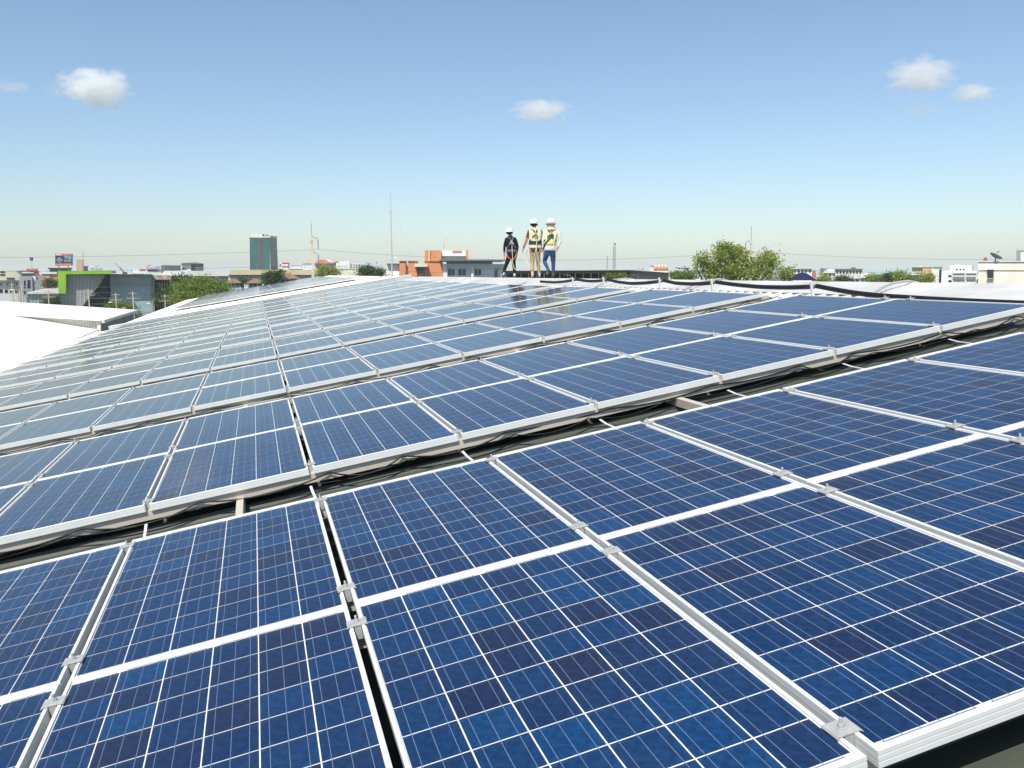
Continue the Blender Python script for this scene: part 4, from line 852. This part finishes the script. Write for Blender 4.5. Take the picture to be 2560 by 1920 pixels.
for q in range(380):                          # far tree belt
    D = random.uniform(380, 1200); x = random.uniform(-1, 1) * D * .7; s = random.uniform(3, 8); h = random.uniform(3, 8.5)
    b.loft([(x, D, 0, s * .7, s * .7), (x + random.uniform(-1, 1), D, h * .4, s, s), (x, D, h * .75, s * .8, s * .8), (x + random.uniform(-1, 1), D, h, s * .25, s * .25)], 7)
tag(b.obj('far_trees', mat('far_foliage', (.06, .10, .03), .8, 0, .5, .4)), 'far tree belt between the buildings on the horizon', 'trees', kind='stuff')

# ---------------------------------------------------------------- poles and wires
_con = mat('concrete_pole', (.55, .48, .36), .8, 0, .15, 1.5); _wire = mat('wire', (.10, .11, .11), .6)
def big_pole(px, ymetal, ybody, w, D, side, lab):
    t = Town('power_pole', lab, 'pole', D, px, group='tall concrete power poles'); x, zb = t.P(px, ybody); _, zm = t.P(px, ymetal); hw = w * D / F / 2
    b = MB(); V = []
    for z, k in ((0, 1.5), (zb, .85)): V += [(-hw * k, -hw * k, z), (hw * k, -hw * k, z), (hw * k, hw * k, z), (-hw * k, hw * k, z)]
    b.add(V, [[0, 1, 5, 4], [1, 2, 6, 5], [2, 3, 7, 6], [3, 0, 4, 7], [4, 5, 6, 7], [3, 2, 1, 0]]); b.obj('shaft', _con, t.r)
    MB().tube([(0, 0, zb - .8), (0, 0, zm)], .05, 6).obj('top_spike', M_steel, t.r); MB().box(-.14, .14, -.14, .14, zb - .5, zb - .3).obj('collar', M_steel, t.r)
    pts = []
    for yy in (ybody + 8, ybody + 46):
        _, z = t.P(px, yy); MB().tube([(0, 0, z + .35), (side * .55, 0, z + .1)], .05, 5).obj('bracket', M_steel, t.r)
        b = MB(); 
        for k in range(8): b.loft([(side * .55, 0, z - k * .1, .06, .06), (side * .55, 0, z - k * .1 - .07, .03, .03)], 8)
        b.obj('insulator', mat('insulator_dark', (.08, .10, .12), .4), t.r); pts.append(t.W(side * .55, 0, z - .85))
    return pts
w1 = big_pole(782, 558, 592, 7, 78, 1, 'tall tan concrete power pole standing left of the lightning mast'); w2 = big_pole(1875, 566, 600, 6.5, 92, -1, 'tall concrete power pole rising behind the big leafy tree')
def wire(a, c, sag, lab, r=.011):
    pts = [a.lerp(c, t_) + Vector((0, 0, -4 * sag * t_ * (1 - t_))) for t_ in np.linspace(0, 1, 24)]
    tag(MB().tube(pts, r, 4).obj('overhead_wire', _wire), lab, 'wire', 'overhead wires')
for q, (yl, yr) in enumerate(((640, 632), (676, 668))):
    nm = ('upper', 'lower')[q]
    wire(at(-330, yl + (4 if q == 0 else 2), 78), w1[q], .25, '%s power line left of the tall tan concrete pole' % nm); wire(w1[q], w2[q], .95, '%s power line between the two tall concrete poles' % nm); wire(w2[q], at(3000, yr - 6, 110), 1.0, '%s power line right of the pole behind the tree' % nm)
tops = []
for q, (px, yt, D, lab) in enumerate(((27, 708, 96, 'leftmost street pole by the cream building'), (52, 712, 96, 'street pole with transformer before the grey cube house'), (117, 727, 94, 'street pole left of the lime frame'), (218, 722, 92, 'street pole in front of the slanted ribbed wall'), (286, 733, 88, 'pale street pole in front of the blue grey wall'), (329, 729, 88, 'pale street pole right of the street tree'), (409, 736, 90, 'street pole in front of the dark weathered block'))):
    t = Town('street_pole', lab, 'pole', D, px, group='street poles by the lime framed building'); _, z = t.P(px, yt)
    MB().tube([(0, 0, 0), (0, 0, z)], [.10, .06], 7).obj('shaft', _con, t.r); MB().box(-.62, .62, -.04, .04, z - .72, z - .65).obj('crossarm', M_steel, t.r); MB().box(-.4, .4, -.04, .04, z - .2, z - .14).obj('crossarm', M_steel, t.r)
    for k in (-.55, -.2, .2, .55): MB().loft([(k, 0, z - .65, .05, .05), (k, 0, z - .45, .03, .03)], 6).obj('insulator', cm_('brown'), t.r)
    if q in (1,): MB().loft([(.35, -.2, z - 2.2, .28, .28), (.35, -.2, z - 1.3, .28, .28)], 10).obj('transformer', cm_('grey'), t.r)
    tops.append(t.o + Vector((0, 0, z)))
for q in range(len(tops) - 1):
    for e, (dx, dz) in enumerate(((-.7, -.5), (.7, -.5), (0, -1.7), (0.1, -2.3))):
        wire(tops[q] + Vector((dx, 0, dz)), tops[q + 1] + Vector((dx, 0, dz)), .18 + .1 * e, 'street wire between poles, span %s from the left, %s wire' % (ORD[q], ('front', 'back', 'low', 'lowest')[e]), .011 if e < 2 else .017)
t = Town('short_post', 'short pale post at the roof edge in front of the street tree', 'post', 62, 304); _, z = t.P(304, 771); MB().tube([(0, 0, 0), (0, 0, z)], .09, 8).obj('shaft', _con, t.r); MB().box(-.1, .1, -.1, .1, z, z + .05).obj('cap', cm_('cream'), t.r)
for q, (px, py) in enumerate(((271, 756), (367, 759), (27, 725))):
    t = Town('street_lamp', 'white lamp head on a thin arm, %s from the left of the street' % ('second', 'third', 'first')[q], 'lamp', 84, px, group='street lamps'); x, z = t.P(px, py)
    MB().loft([(0, -.1, z - .05, .06, .04), (0, -.1, z, .2, .08), (0, -.1, z + .05, .12, .05)], 10).obj('lamp_head', cm_('white'), t.r); MB().tube([(0.18, 0, z + .02), (.5, .2, z - .1), (.6, .2, 0)], .025, 5).obj('arm', M_steel, t.r)

# ---------------------------------------------------------------- the three workers on the ridge, seen from behind
M_skin = mat('skin', (0.42, 0.22, 0.15), .6, 0, .08, 8); M_hairm = mat('dark_hair', (0.015, 0.013, 0.012), .6, 0, .2, 30); M_helmet = mat('white_helmet', (0.82, 0.82, 0.80), .3, 0, .03, 4, .5)
M_blk = mat('black_cloth', (0.012, 0.014, 0.017), .85, 0, .3, 14, .15, .4, 30); M_khaki = mat('khaki_cloth', (0.46, 0.33, 0.18), .85, 0, .25, 9, .1, .5, 25); M_jean = mat('denim', (0.035, 0.075, 0.15), .85, 0, .45, 7, .1, .4, 30)
M_brownsh = mat('brown_shirt', (0.12, 0.045, 0.035), .85, 0, .2, 10); M_whitesh = mat('pale_shirt', (0.62, 0.60, 0.52), .85, 0, .15, 8, .1, .4, 20); M_lime = mat('lime_vest', (0.62, 0.68, 0.33), .8, 0, .12, 10, .1, .4, 20); M_refl = mat('reflective_tape', (0.58, 0.60, 0.50), .4, 0, .06, 10)
M_strap = mat('harness_strap', (0.03, 0.035, 0.045), .7, 0, .2, 20); M_rope = mat('rope', (0.66, 0.60, 0.47), .8, 0, .15, 40); M_ostrap = mat('orange_strap', (0.55, 0.20, 0.05), .7); M_shoew = mat('white_shoe', (0.7, 0.7, 0.68), .6); M_shoeb = mat('brown_shoe', (0.17, 0.13, 0.08), .8); M_navycl = mat('navy_cloth', (.03, .04, .10), .8); M_beige = mat('beige_cloth', (.60, .53, .40), .9, 0, .15, 12, .1, .4, 20)
def person(label, u, v, scale, cxz, footz, J, mats, lift=0.0):
    """J: joint -> (zoom x, zoom y, depth in m); drawn up into metres about the feet; y = away from the camera"""
    root = empty('person', label, 'person', loc=rw(u, v, NR + 0.045 + lift), group='workers on the ridge')
    def X(n): a = J[n]; return Vector(((a[0] - cxz) * scale, a[2], (footz - a[1]) * scale))
    sk = []; idx = {}
    def vtx(n, p, r): idx[n] = len(sk); sk.append((p, r))
    E = []
    def link(a, c): E.append((idx[a], idx[c]))
    hip, neck, head = X('hip'), X('neck'), X('head')
    vtx('hip', hip, .135); vtx('waist', hip.lerp(neck, .38), .125); vtx('chest', hip.lerp(neck, .72), .145); vtx('neckb', hip.lerp(neck, .93), .075); vtx('neck', neck + Vector((0, 0, .02)), .058); vtx('jaw', head + Vector((0, .015, -.055)), .075); vtx('head', head, .092); vtx('crown', head + Vector((0, 0, .07)), .075); vtx('nose', head + Vector(J['face']) * .105 + Vector((0, 0, -.02)), .02)
    for a, c in (('hip', 'waist'), ('waist', 'chest'), ('chest', 'neckb'), ('neckb', 'neck'), ('neck', 'jaw'), ('jaw', 'head'), ('head', 'crown'), ('head', 'nose')): link(a, c)
    reg = {}
    for s in 'lr':
        sh, el, ha = X(s + 'sh'), X(s + 'el'), X(s + 'ha'); kn, an, toe = X(s + 'kn'), X(s + 'an'), X(s + 'toe'); hj = X(s + 'hip')
        vtx(s + 'sh', sh, .072); vtx(s + 'ua', sh.lerp(el, .5), .056); vtx(s + 'el', el, .047); vtx(s + 'fa', el.lerp(ha, .4), .042); vtx(s + 'wr', el.lerp(ha, .92), .029); d = (ha - el).normalized(); vtx(s + 'pa', ha + d * .05, .033)
        link('chest', s + 'sh'); link(s + 'sh', s + 'ua'); link(s + 'ua', s + 'el'); link(s + 'el', s + 'fa'); link(s + 'fa', s + 'wr'); link(s + 'wr', s + 'pa')
        out = Vector((1 if s == 'r' else -1, 0, 0)); fwd = Vector((0, 1, 0))
        for f in range(4):
            k0 = ha + d * .085 + fwd * (.024 - .016 * f); L = (.075, .085, .08, .06)[f]
            vtx(s + 'f%da' % f, k0, .0095); vtx(s + 'f%db' % f, k0 + d * L * .5 - out * .006, .0088); vtx(s + 'f%dc' % f, k0 + d * L - out * .022 , .0075); link(s + 'pa', s + 'f%da' % f); link(s + 'f%da' % f, s + 'f%db' % f); link(s + 'f%db' % f, s + 'f%dc' % f)
        vtx(s + 'ta', ha + d * .035 + fwd * .034 - out * .005, .0105); vtx(s + 'tb', ha + d * .085 + fwd * .048 - out * .012, .009); link(s + 'pa', s + 'ta'); link(s + 'ta', s + 'tb')
        vtx(s + 'hip', hj, .10); vtx(s + 'th', hj.lerp(kn, .45), .086); vtx(s + 'kn', kn, .062); vtx(s + 'ca', kn.lerp(an, .35), .060); vtx(s + 'an', an, .043); vtx(s + 'ba', an.lerp(toe, .6) , .042); vtx(s + 'toe', toe, .034); hl = an + (an - toe).normalized() * .05 + (an - kn).normalized() * .035; vtx(s + 'he', hl, .036)
        for a, c in (('hip', s + 'hip'), (s + 'hip', s + 'th'), (s + 'th', s + 'kn'), (s + 'kn', s + 'ca'), (s + 'ca', s + 'an'), (s + 'an', s + 'ba'), (s + 'ba', s + 'toe'), (s + 'an', s + 'he')): link(a, c)
    me = bpy.data.meshes.new('sk'); me.from_pydata([tuple(p) for p, _ in sk], E, []); tmp = bpy.data.objects.new('sk', me); col.objects.link(tmp)
    tmp.modifiers.new('s', 'SKIN'); sd = tmp.modifiers.new('d', 'SUBSURF'); sd.levels = 1; sd.render_levels = 1
    for i, (p, r) in enumerate(sk): me.skin_vertices[0].data[i].radius = (r, r)
    me.skin_vertices[0].data[0].use_root = True
    dg = bpy.context.evaluated_depsgraph_get(); body = bpy.data.meshes.new_from_object(tmp.evaluated_get(dg)); bpy.data.objects.remove(tmp); body.name = 'body'
    body.materials.clear()
    for m in mats: body.materials.append(m)     # 0 skin 1 top 2 sleeve-low 3 trousers 4 shoes
    names = list(idx); P_ = np.array([tuple(sk[idx[n]][0]) for n in names]); rad = np.array([sk[idx[n]][1] for n in names])
    def region(n):
        if n in ('neck', 'jaw', 'head', 'crown', 'nose'): return 0
        b_ = n[1:]
        if n in ('hip',) or b_ in ('hip', 'th', 'kn', 'ca') : return 3
        if b_ == 'an': return 3
        if b_ in ('ba', 'toe', 'he'): return 4
        if n in ('waist', 'chest', 'neckb') or b_ in ('sh', 'ua'): return 1
        if b_ in ('el', 'fa'): return 2
        return 0
    rg = np.array([region(n) for n in names])
    for p in body.polygons:
        d = np.linalg.norm(P_ - np.array(p.center), axis=1) - rad; p.material_index = int(rg[int(np.argmin(d))]); p.use_smooth = True
    obj('body', body, root)
    # hair, helmet, ears
    b = MB(); b.loft([(head.x, head.y - .012, head.z - .075, .066, .07), (head.x, head.y - .012, head.z - .04, .095, .098), (head.x, head.y - .012, head.z + .02, .102, .108)], 16); b.obj('hair', M_hairm, root, smooth=True)
    for s in (-1, 1):
        MB().loft([(head.x + s * .098, head.y + .015, head.z - .055, .008, .014), (head.x + s * .106, head.y + .012, head.z - .03, .012, .022), (head.x + s * .105, head.y + .01, head.z, .008, .016)], 8).obj('ear', M_skin, root, smooth=True)
    hz = head.z + .022; hx, hy = head.x + J['face'][0] * .015, head.y + J['face'][1] * .01; hm = empty('helmet', parent=root)
    MB().loft([(hx, hy, hz + h, .125 * k, .148 * k) for h, k in ((-.004, 1.0), (.03, .99), (.065, .93), (.095, .8), (.118, .6), (.130, .36), (.135, .1))], 20).obj('shell', M_helmet, hm, smooth=True)
    MB().loft([(hx, hy, hz - .012, .138, .16), (hx, hy + .004, hz - .002, .128, .15)], 20).loft([(hx + J['face'][0] * .05, hy + .05, hz - .012, .11, .145), (hx + J['face'][0] * .04, hy + .04, hz - .004, .10, .13)], 16).obj('brim', M_helmet, hm)
    MB().ribbon([(hx, hy - .155 + abs(q) * .02, hz + .02) if False else (hx, hy + .153 * math.cos(math.pi + q), hz + .04 + .098 * math.cos(q * 1.35)) for q in np.linspace(-1.1, 1.1, 7)], .018, .006, (1, 0, 0)).obj('ridge_rib', M_helmet, hm)
    MB().loft([(head.x, head.y, hz - .030, .109, .118), (head.x, head.y, hz - .012, .111, .12)], 16).obj('headband', M_strap, hm)
    return root, X
def torso(X, rings, m, root, name, t=.0):
    MB().loft([(x, y, z, a + t, c + t) for x, y, z, a, c in rings], 22).obj(name, m, root, smooth=True)

S = 0.001457                                  # first: all in black, left leg out to the side
J = dict(face=(-.75, .66, -.25), hip=(432, 985, 0), neck=(405, 545, .03), head=(385, 455, .05), lsh=(305, 620, 0), lel=(268, 790, .0), lha=(262, 960, .04), rsh=(512, 610, 0), rel=(570, 780, 0), rha=(555, 935, .05),
         lhip=(375, 1010, 0), lkn=(300, 1215, .03), lan=(235, 1405, -.08), ltoe=(190, 1450, .02), rhip=(480, 1010, 0), rkn=(488, 1225, .03), ran=(500, 1425, 0), rtoe=(512, 1452, .16))
root, X = person('person all in black with white helmet and rope, leftmost of the three workers', *unroof(1279, 692, NR + .045)[:2], S, 430, 1470, J, [M_skin, M_blk, M_blk, M_blk, M_shoew])
c = X('hip'); n = X('neck')
tr_ = [(c.x, c.y, c.z - .10, .165, .125), (c.x, c.y, c.z + .05, .170, .135), (c.x, 0, c.z + .22, .165, .125), (c.x - .01, .01, c.z + .40, .190, .130), (c.x - .02, .01, c.z + .52, .200, .12), (n.x + .01, .02, n.z - .06, .16, .095), (n.x, .02, n.z - .005, .075, .07)]
torso(X, tr_, M_blk, root, 'jacket', .004)
MB().loft([(n.x, .025, n.z - .035, .088, .085), (n.x, .025, n.z + .02, .070, .072)], 16).obj('collar', M_navycl, root)
def harness(root, c, n, w, zc, m=M_strap, belt=None, legs=None):
    h = empty('harness', parent=root); yb = -.148
    for s in (-1, 1): MB().ribbon([(n.x + s * .075, .02, n.z - .005), (n.x + s * .085, -.075, n.z - .05), (c.x + s * .05, yb, zc + .10), (c.x, yb - .008, zc), (c.x - s * .06, yb - .004, zc - .10), (c.x - s * w, -.10, zc - .22)], .035, .006, (1, 0, 0)).obj('strap', m, h)
    MB().loft([(c.x, yb - .014, zc - .035, .034, .012), (c.x, yb - .018, zc + .035, .034, .012)], 12).obj('buckle', M_steel, h)
    if belt is not None: MB().loft([(c.x, .0, belt[0], .190 + belt[2], .152 + belt[2]), (c.x, .0, belt[1], .188 + belt[2], .15 + belt[2])], 20, cap=False).obj('belt', m, h)
    if legs: MB().tube([(c.x - .165, -.04, c.z + .08), (c.x - .13, -.12, c.z - .05), (c.x - .03, -.150, c.z - .125), (c.x + .05, -.150, c.z - .125), (c.x + .13, -.12, c.z - .04), (c.x + .165, -.04, c.z + .1)], .014, 6).obj('leg_strap', legs, h, smooth=True)
    return h
h = harness(root, c, n, .16, X('neck').z - .18, mat('blue_grey_strap', (.09, .11, .16), .7), (c.z + .12, c.z + .20, -.008), M_ostrap)
def rope(root, pts, r=.011): MB().tube(pts, r, 6).obj('rope', M_rope, root, smooth=True)
Z = lambda x, y, d, cx, fz, s: ((x - cx) * s, d, (fz - y) * s)
rope(root, [Z(x, y, d, 430, 1470, S) for x, y, d in ((440, 690, -.17), (442, 800, -.175), (448, 950, -.18), (458, 1080, -.18), (452, 1160, -.17), (478, 1210, -.17), (480, 1270, -.16), (515, 1305, -.15), (550, 1295, -.15), (553, 1245, -.14), (530, 1150, -.13), (528, 1050, -.14))])
for s in (-1, 1): MB().ribbon([(c.x, -.165, n.z - .20), (c.x + s * .05, -.17, n.z - .24), (c.x + s * .065, -.168, n.z - .27)], .022, .008, (0, 0, 1)).obj('tag', M_rope, root)

S2_ = 0.001312                                # second: brown shirt, lime vest, khaki trousers
J = dict(face=(-.6, .78, -.2), hip=(950, 880, 0), neck=(925, 365, .02), head=(922, 275, .04), lsh=(805, 455, 0), lel=(752, 640, -.02), lha=(680, 830, .06), rsh=(1080, 450, 0), rel=(1120, 640, .03), rha=(1112, 820, .12),
         lhip=(885, 910, 0), lkn=(882, 1190, .05), lan=(890, 1440, -.02), ltoe=(880, 1490, .13), rhip=(1010, 910, 0), rkn=(1022, 1195, .08), ran=(1048, 1435, .12), rtoe=(1055, 1480, .26))
root, X = person('person in lime vest and khaki trousers, middle of the three workers', *unroof(1338, 694, NR + .045)[:2], S2_, 950, 1505, J, [M_skin, M_brownsh, M_skin, M_khaki, M_shoew])
c = X('hip'); n = X('neck')
tr_ = [(c.x, c.y, c.z + .06, .180, .135), (c.x, c.y, c.z + .2, .172, .13), (c.x, 0, c.z + .36, .182, .135), (c.x, .01, c.z + .5, .196, .135), (c.x - .01, .01, c.z + .575, .195, .118), (n.x + .01, .02, n.z - .055, .15, .095), (n.x, .02, n.z - .005, .078, .072)]
torso(X, [(c.x, c.y, c.z - .06, .172, .13), (c.x, c.y, c.z + .05, .172, .13), (c.x, c.y, c.z + .10, .17, .13)], M_brownsh, root, 'shirt_tail')
torso(X, tr_, M_lime, root, 'vest', .012)
h = harness(root, c, n, .17, n.z - .18, M_strap, (c.z + .17, c.z + .275, .006), mat('khaki_strap', (.38, .26, .12), .8))
MB().loft([(c.x, 0, c.z + .085, .196, .151), (c.x, 0, c.z + .145, .193, .148)], 22, cap=False).obj('reflective_band', M_refl, root)
for s in (-1, 1): MB().ribbon([(c.x + s * .11, -.151, c.z + .29), (c.x + s * .115, -.155, c.z + .42), (c.x + s * .105, -.14, c.z + .53), (c.x + s * .09, -.11, c.z + .6)], .045, .005, (1, 0, 0)).obj('reflective_stripe', M_refl, root)
MB().box(c.x - .02, c.x + .04, -.165, -.155, n.z - .33, n.z - .27).obj('tag', M_ostrap, root)
rope(root, [Z(x, y, d, 950, 1505, S2_) for x, y, d in ((985, 560, -.17), (985, 680, -.19), (975, 800, -.19), (945, 920, -.19), (915, 1050, -.17), (880, 1180, -.16), (820, 1225, -.14), (760, 1190, -.1), (738, 1080, -.06), (745, 950, -.04), (780, 870, -.1))])
rope(root, [Z(x, y, d, 950, 1505, S2_) for x, y, d in ((985, 690, -.185), (975, 860, -.19), (990, 980, -.18), (1010, 1080, -.16), (1040, 1180, -.14), (1075, 1230, -.1))])
MB().loft([(*X('lha').lerp(X('lel'), .12), .034, .034), (*(X('lha').lerp(X('lel'), .12) + Vector((.004, 0, .035))), .036, .036)], 10).obj('watch', M_strap, root)

S3 = 0.001250                                 # third: hat under helmet, lime vest, jeans, left foot lifted
J = dict(face=(.1, .99, -.1), hip=(1258, 905, 0), neck=(1285, 385, .03), head=(1275, 275, .04), lsh=(1135, 450, 0), lel=(1098, 680, -.01), lha=(1100, 880, .05), rsh=(1448, 450, 0), rel=(1500, 670, -.02), rha=(1428, 860, -.02),
         lhip=(1190, 935, 0), lkn=(1130, 1140, .10), lan=(1212, 1330, -.26), ltoe=(1178, 1465, -.22), rhip=(1320, 935, 0), rkn=(1340, 1190, .05), ran=(1335, 1450, .06), rtoe=(1318, 1490, .22))
root, X = person('person with wide hat brim, lime vest and blue jeans, rightmost of the three workers', *unroof(1375, 693, NR + .045)[:2], S3, 1260, 1505, J, [M_skin, M_whitesh, M_whitesh, M_jean, M_shoeb])
c = X('hip'); n = X('neck'); hd = X('head')
torso(X, [(c.x, 0, c.z + .02, .178, .135), (c.x, 0, c.z + .12, .178, .136), (c.x, 0, c.z + .25, .175, .132)], mat('white_shirt', (.78, .78, .76), .85, 0, .08, 9), root, 'shirt_tail')
tr_ = [(c.x, 0, c.z + .17, .178, .137), (c.x, 0, c.z + .3, .182, .135), (c.x + .01, .01, c.z + .45, .196, .135), (c.x + .025, .01, c.z + .55, .208, .125), (n.x, .02, n.z - .06, .17, .1), (n.x, .02, n.z - .005, .09, .08)]
torso(X, tr_, M_lime, root, 'vest', .012)
h = harness(root, c, n, .19, n.z - .15, M_strap)
MB().box(c.x - .005, c.x + .10, -.172, -.15, n.z - .26, n.z - .17).obj('back_pad', M_strap, root); MB().box(c.x + .02, c.x + .06, -.18, -.173, n.z - .16, n.z - .08).obj('tag', M_ostrap, root)
MB().ribbon([(c.x + .03, -.158, n.z - .24), (c.x - .06, -.158, n.z - .34), (c.x - .16, -.12, n.z - .46), (c.x - .19, -.03, c.z + .06)], .045, .008, (1, 0, 0)).obj('side_strap', M_strap, root)
MB().loft([(c.x, 0, c.z + .21, .194, .151), (c.x, 0, c.z + .245, .193, .15)], 22, cap=False).obj('yellow_band', mat('yellow_tape', (.75, .62, .04), .6), root)
for s in (-1, 1): MB().ribbon([(c.x + s * .115, -.151, c.z + .28), (c.x + .01 + s * .12, -.154, c.z + .42), (c.x + .015 + s * .12, -.14, c.z + .53)], .045, .005, (1, 0, 0)).obj('reflective_stripe', M_refl, root)
MB().loft([(hd.x, hd.y - .01, hd.z + .005, .15, .165), (hd.x, hd.y - .01, hd.z - .012, .165, .18), (hd.x, hd.y - .01, hd.z - .02, .10, .11)], 20).loft([(hd.x, hd.y - .01, hd.z - .012, .125, .14), (hd.x, hd.y - .01, hd.z + .03, .118, .13)], 18).obj('hat_brim', mat('brown_hat', (.16, .10, .06), .85), root)
MB().loft([(n.x, -.01, n.z - .07, .15, .115), (n.x, -.005, n.z, .125, .105), (hd.x, hd.y - .01, hd.z - .05, .112, .118), (hd.x, hd.y - .01, hd.z - .015, .115, .122)], 18).obj('neck_cloth', M_beige, root, smooth=True)
rope(root, [Z(x, y, d, 1260, 1505, S3) for x, y, d in ((1335, 600, -.17), (1335, 700, -.18), (1345, 800, -.18), (1380, 880, -.17), (1405, 960, -.15), (1408, 1020, -.14), (1392, 1050, -.14), (1388, 1000, -.13))], .009)

# ---------------------------------------------------------------- clouds
def cloud_mat():
    m = bpy.data.materials.new('cloud_vapour'); m.use_nodes = True; nt = m.node_tree
    for n in list(nt.nodes): nt.nodes.remove(n)
    out = nt.nodes.new('ShaderNodeOutputMaterial'); pv = nt.nodes.new('ShaderNodeVolumePrincipled'); nt.links.new(pv.outputs[0], out.inputs['Volume'])
    pv.inputs['Color'].default_value = (1, 1, 1, 1); pv.inputs['Anisotropy'].default_value = 0.2
    tc = nt.nodes.new('ShaderNodeTexCoord'); ge = nt.nodes.new('ShaderNodeVectorMath'); ge.operation = 'LENGTH'; nt.links.new(tc.outputs['Object'], ge.inputs[0])
    oi = nt.nodes.new('ShaderNodeObjectInfo'); av = nt.nodes.new('ShaderNodeVectorMath'); av.operation = 'ADD'
    mv = nt.nodes.new('ShaderNodeVectorMath'); mv.operation = 'SCALE'; mv.inputs[0].default_value = (31, 17, 23); nt.links.new(oi.outputs['Random'], mv.inputs['Scale'])
    nt.links.new(tc.outputs['Object'], av.inputs[0]); nt.links.new(mv.outputs[0], av.inputs[1])
    nz = nt.nodes.new('ShaderNodeTexNoise'); nz.inputs['Scale'].default_value = 2.2; nz.inputs['Detail'].default_value = 6; nz.inputs['Roughness'].default_value = .62; nt.links.new(av.outputs[0], nz.inputs['Vector'])
    # density = clamp(noise*1.5 - radius - 0.05)
    ml = nt.nodes.new('ShaderNodeMath'); ml.operation = 'MULTIPLY_ADD'; ml.inputs[1].default_value = 2.3; ml.inputs[2].default_value = -0.35; nt.links.new(nz.outputs['Fac'], ml.inputs[0])
    sb = nt.nodes.new('ShaderNodeMath'); sb.operation = 'SUBTRACT'; nt.links.new(ml.outputs[0], sb.inputs[0]); nt.links.new(ge.outputs['Value'], sb.inputs[1])
    mr = nt.nodes.new('ShaderNodeMapRange'); mr.inputs['From Min'].default_value = 0.0; mr.inputs['From Max'].default_value = 0.75; mr.inputs['To Max'].default_value = 1.0; nt.links.new(sb.outputs[0], mr.inputs['Value'])
    oc = nt.nodes.new('ShaderNodeSeparateColor'); nt.links.new(oi.outputs['Color'], oc.inputs[0])
    md = nt.nodes.new('ShaderNodeMath'); md.operation = 'MULTIPLY'; nt.links.new(mr.outputs[0], md.inputs[0]); nt.links.new(oc.outputs[0], md.inputs[1]); nt.links.new(md.outputs[0], pv.inputs['Density'])
    return m
M_cloud = cloud_mat()
def ico():
    import bmesh
    bm = bmesh.new(); bmesh.ops.create_icosphere(bm, subdivisions=2, radius=1.0); me = bpy.data.meshes.new('cloud'); bm.to_mesh(me); bm.free(); me.materials.append(M_cloud); return me
cloud_me = ico()
for (x, y, w, h, den, lab) in ((240, 218, 100, 56, .045, 'brightest small white cloud, upper left'), (1351, 277, 86, 33, .036, 'flat little white cloud above the workers'), (2303, 187, 105, 50, .028, 'ragged white cloud, upper right'), (2432, 234, 66, 28, .034, 'small white cloud below the ragged one at upper right'), (28, 217, 62, 20, .010, 'faint wisp of cloud at the left edge'), (140, 228, 36, 20, .010, 'faint wisp of cloud just left of the brightest cloud'), (2305, 275, 60, 24, .008, 'faint wisp of cloud at lower right of the cloud group')):
    D = 2600.0; p = at(x, y, D); k = D / F
    o = obj('cloud', cloud_me, loc=p); o.scale = (w * k, w * k * .8, h * k); o.color = (den, den, den, 1)
    tag(o, lab, 'cloud', 'small clouds', 'thing')
# ---------------------------------------------------------------- the air over the town
hm_ = bpy.data.materials.new('haze_air'); hm_.use_nodes = True
for n in list(hm_.node_tree.nodes):
    if n.type != 'OUTPUT_MATERIAL': hm_.node_tree.nodes.remove(n)
hv_ = hm_.node_tree.nodes.new('ShaderNodeVolumePrincipled'); hv_.inputs['Color'].default_value = (0.92, 0.97, 1.0, 1); hv_.inputs['Density'].default_value = 0.00025; hv_.inputs['Anisotropy'].default_value = 0.0
hm_.node_tree.links.new(hv_.outputs[0], hm_.node_tree.nodes['Material Output'].inputs['Volume'])
tag(MB().box(-4100, 4100, -320, 5100, -1.0, 46.0).obj('haze', hm_), 'thin pale haze over the town', 'haze', kind='stuff')
print('panels', count, 'cells', NCELL[0], 'objects', len(bpy.data.objects))
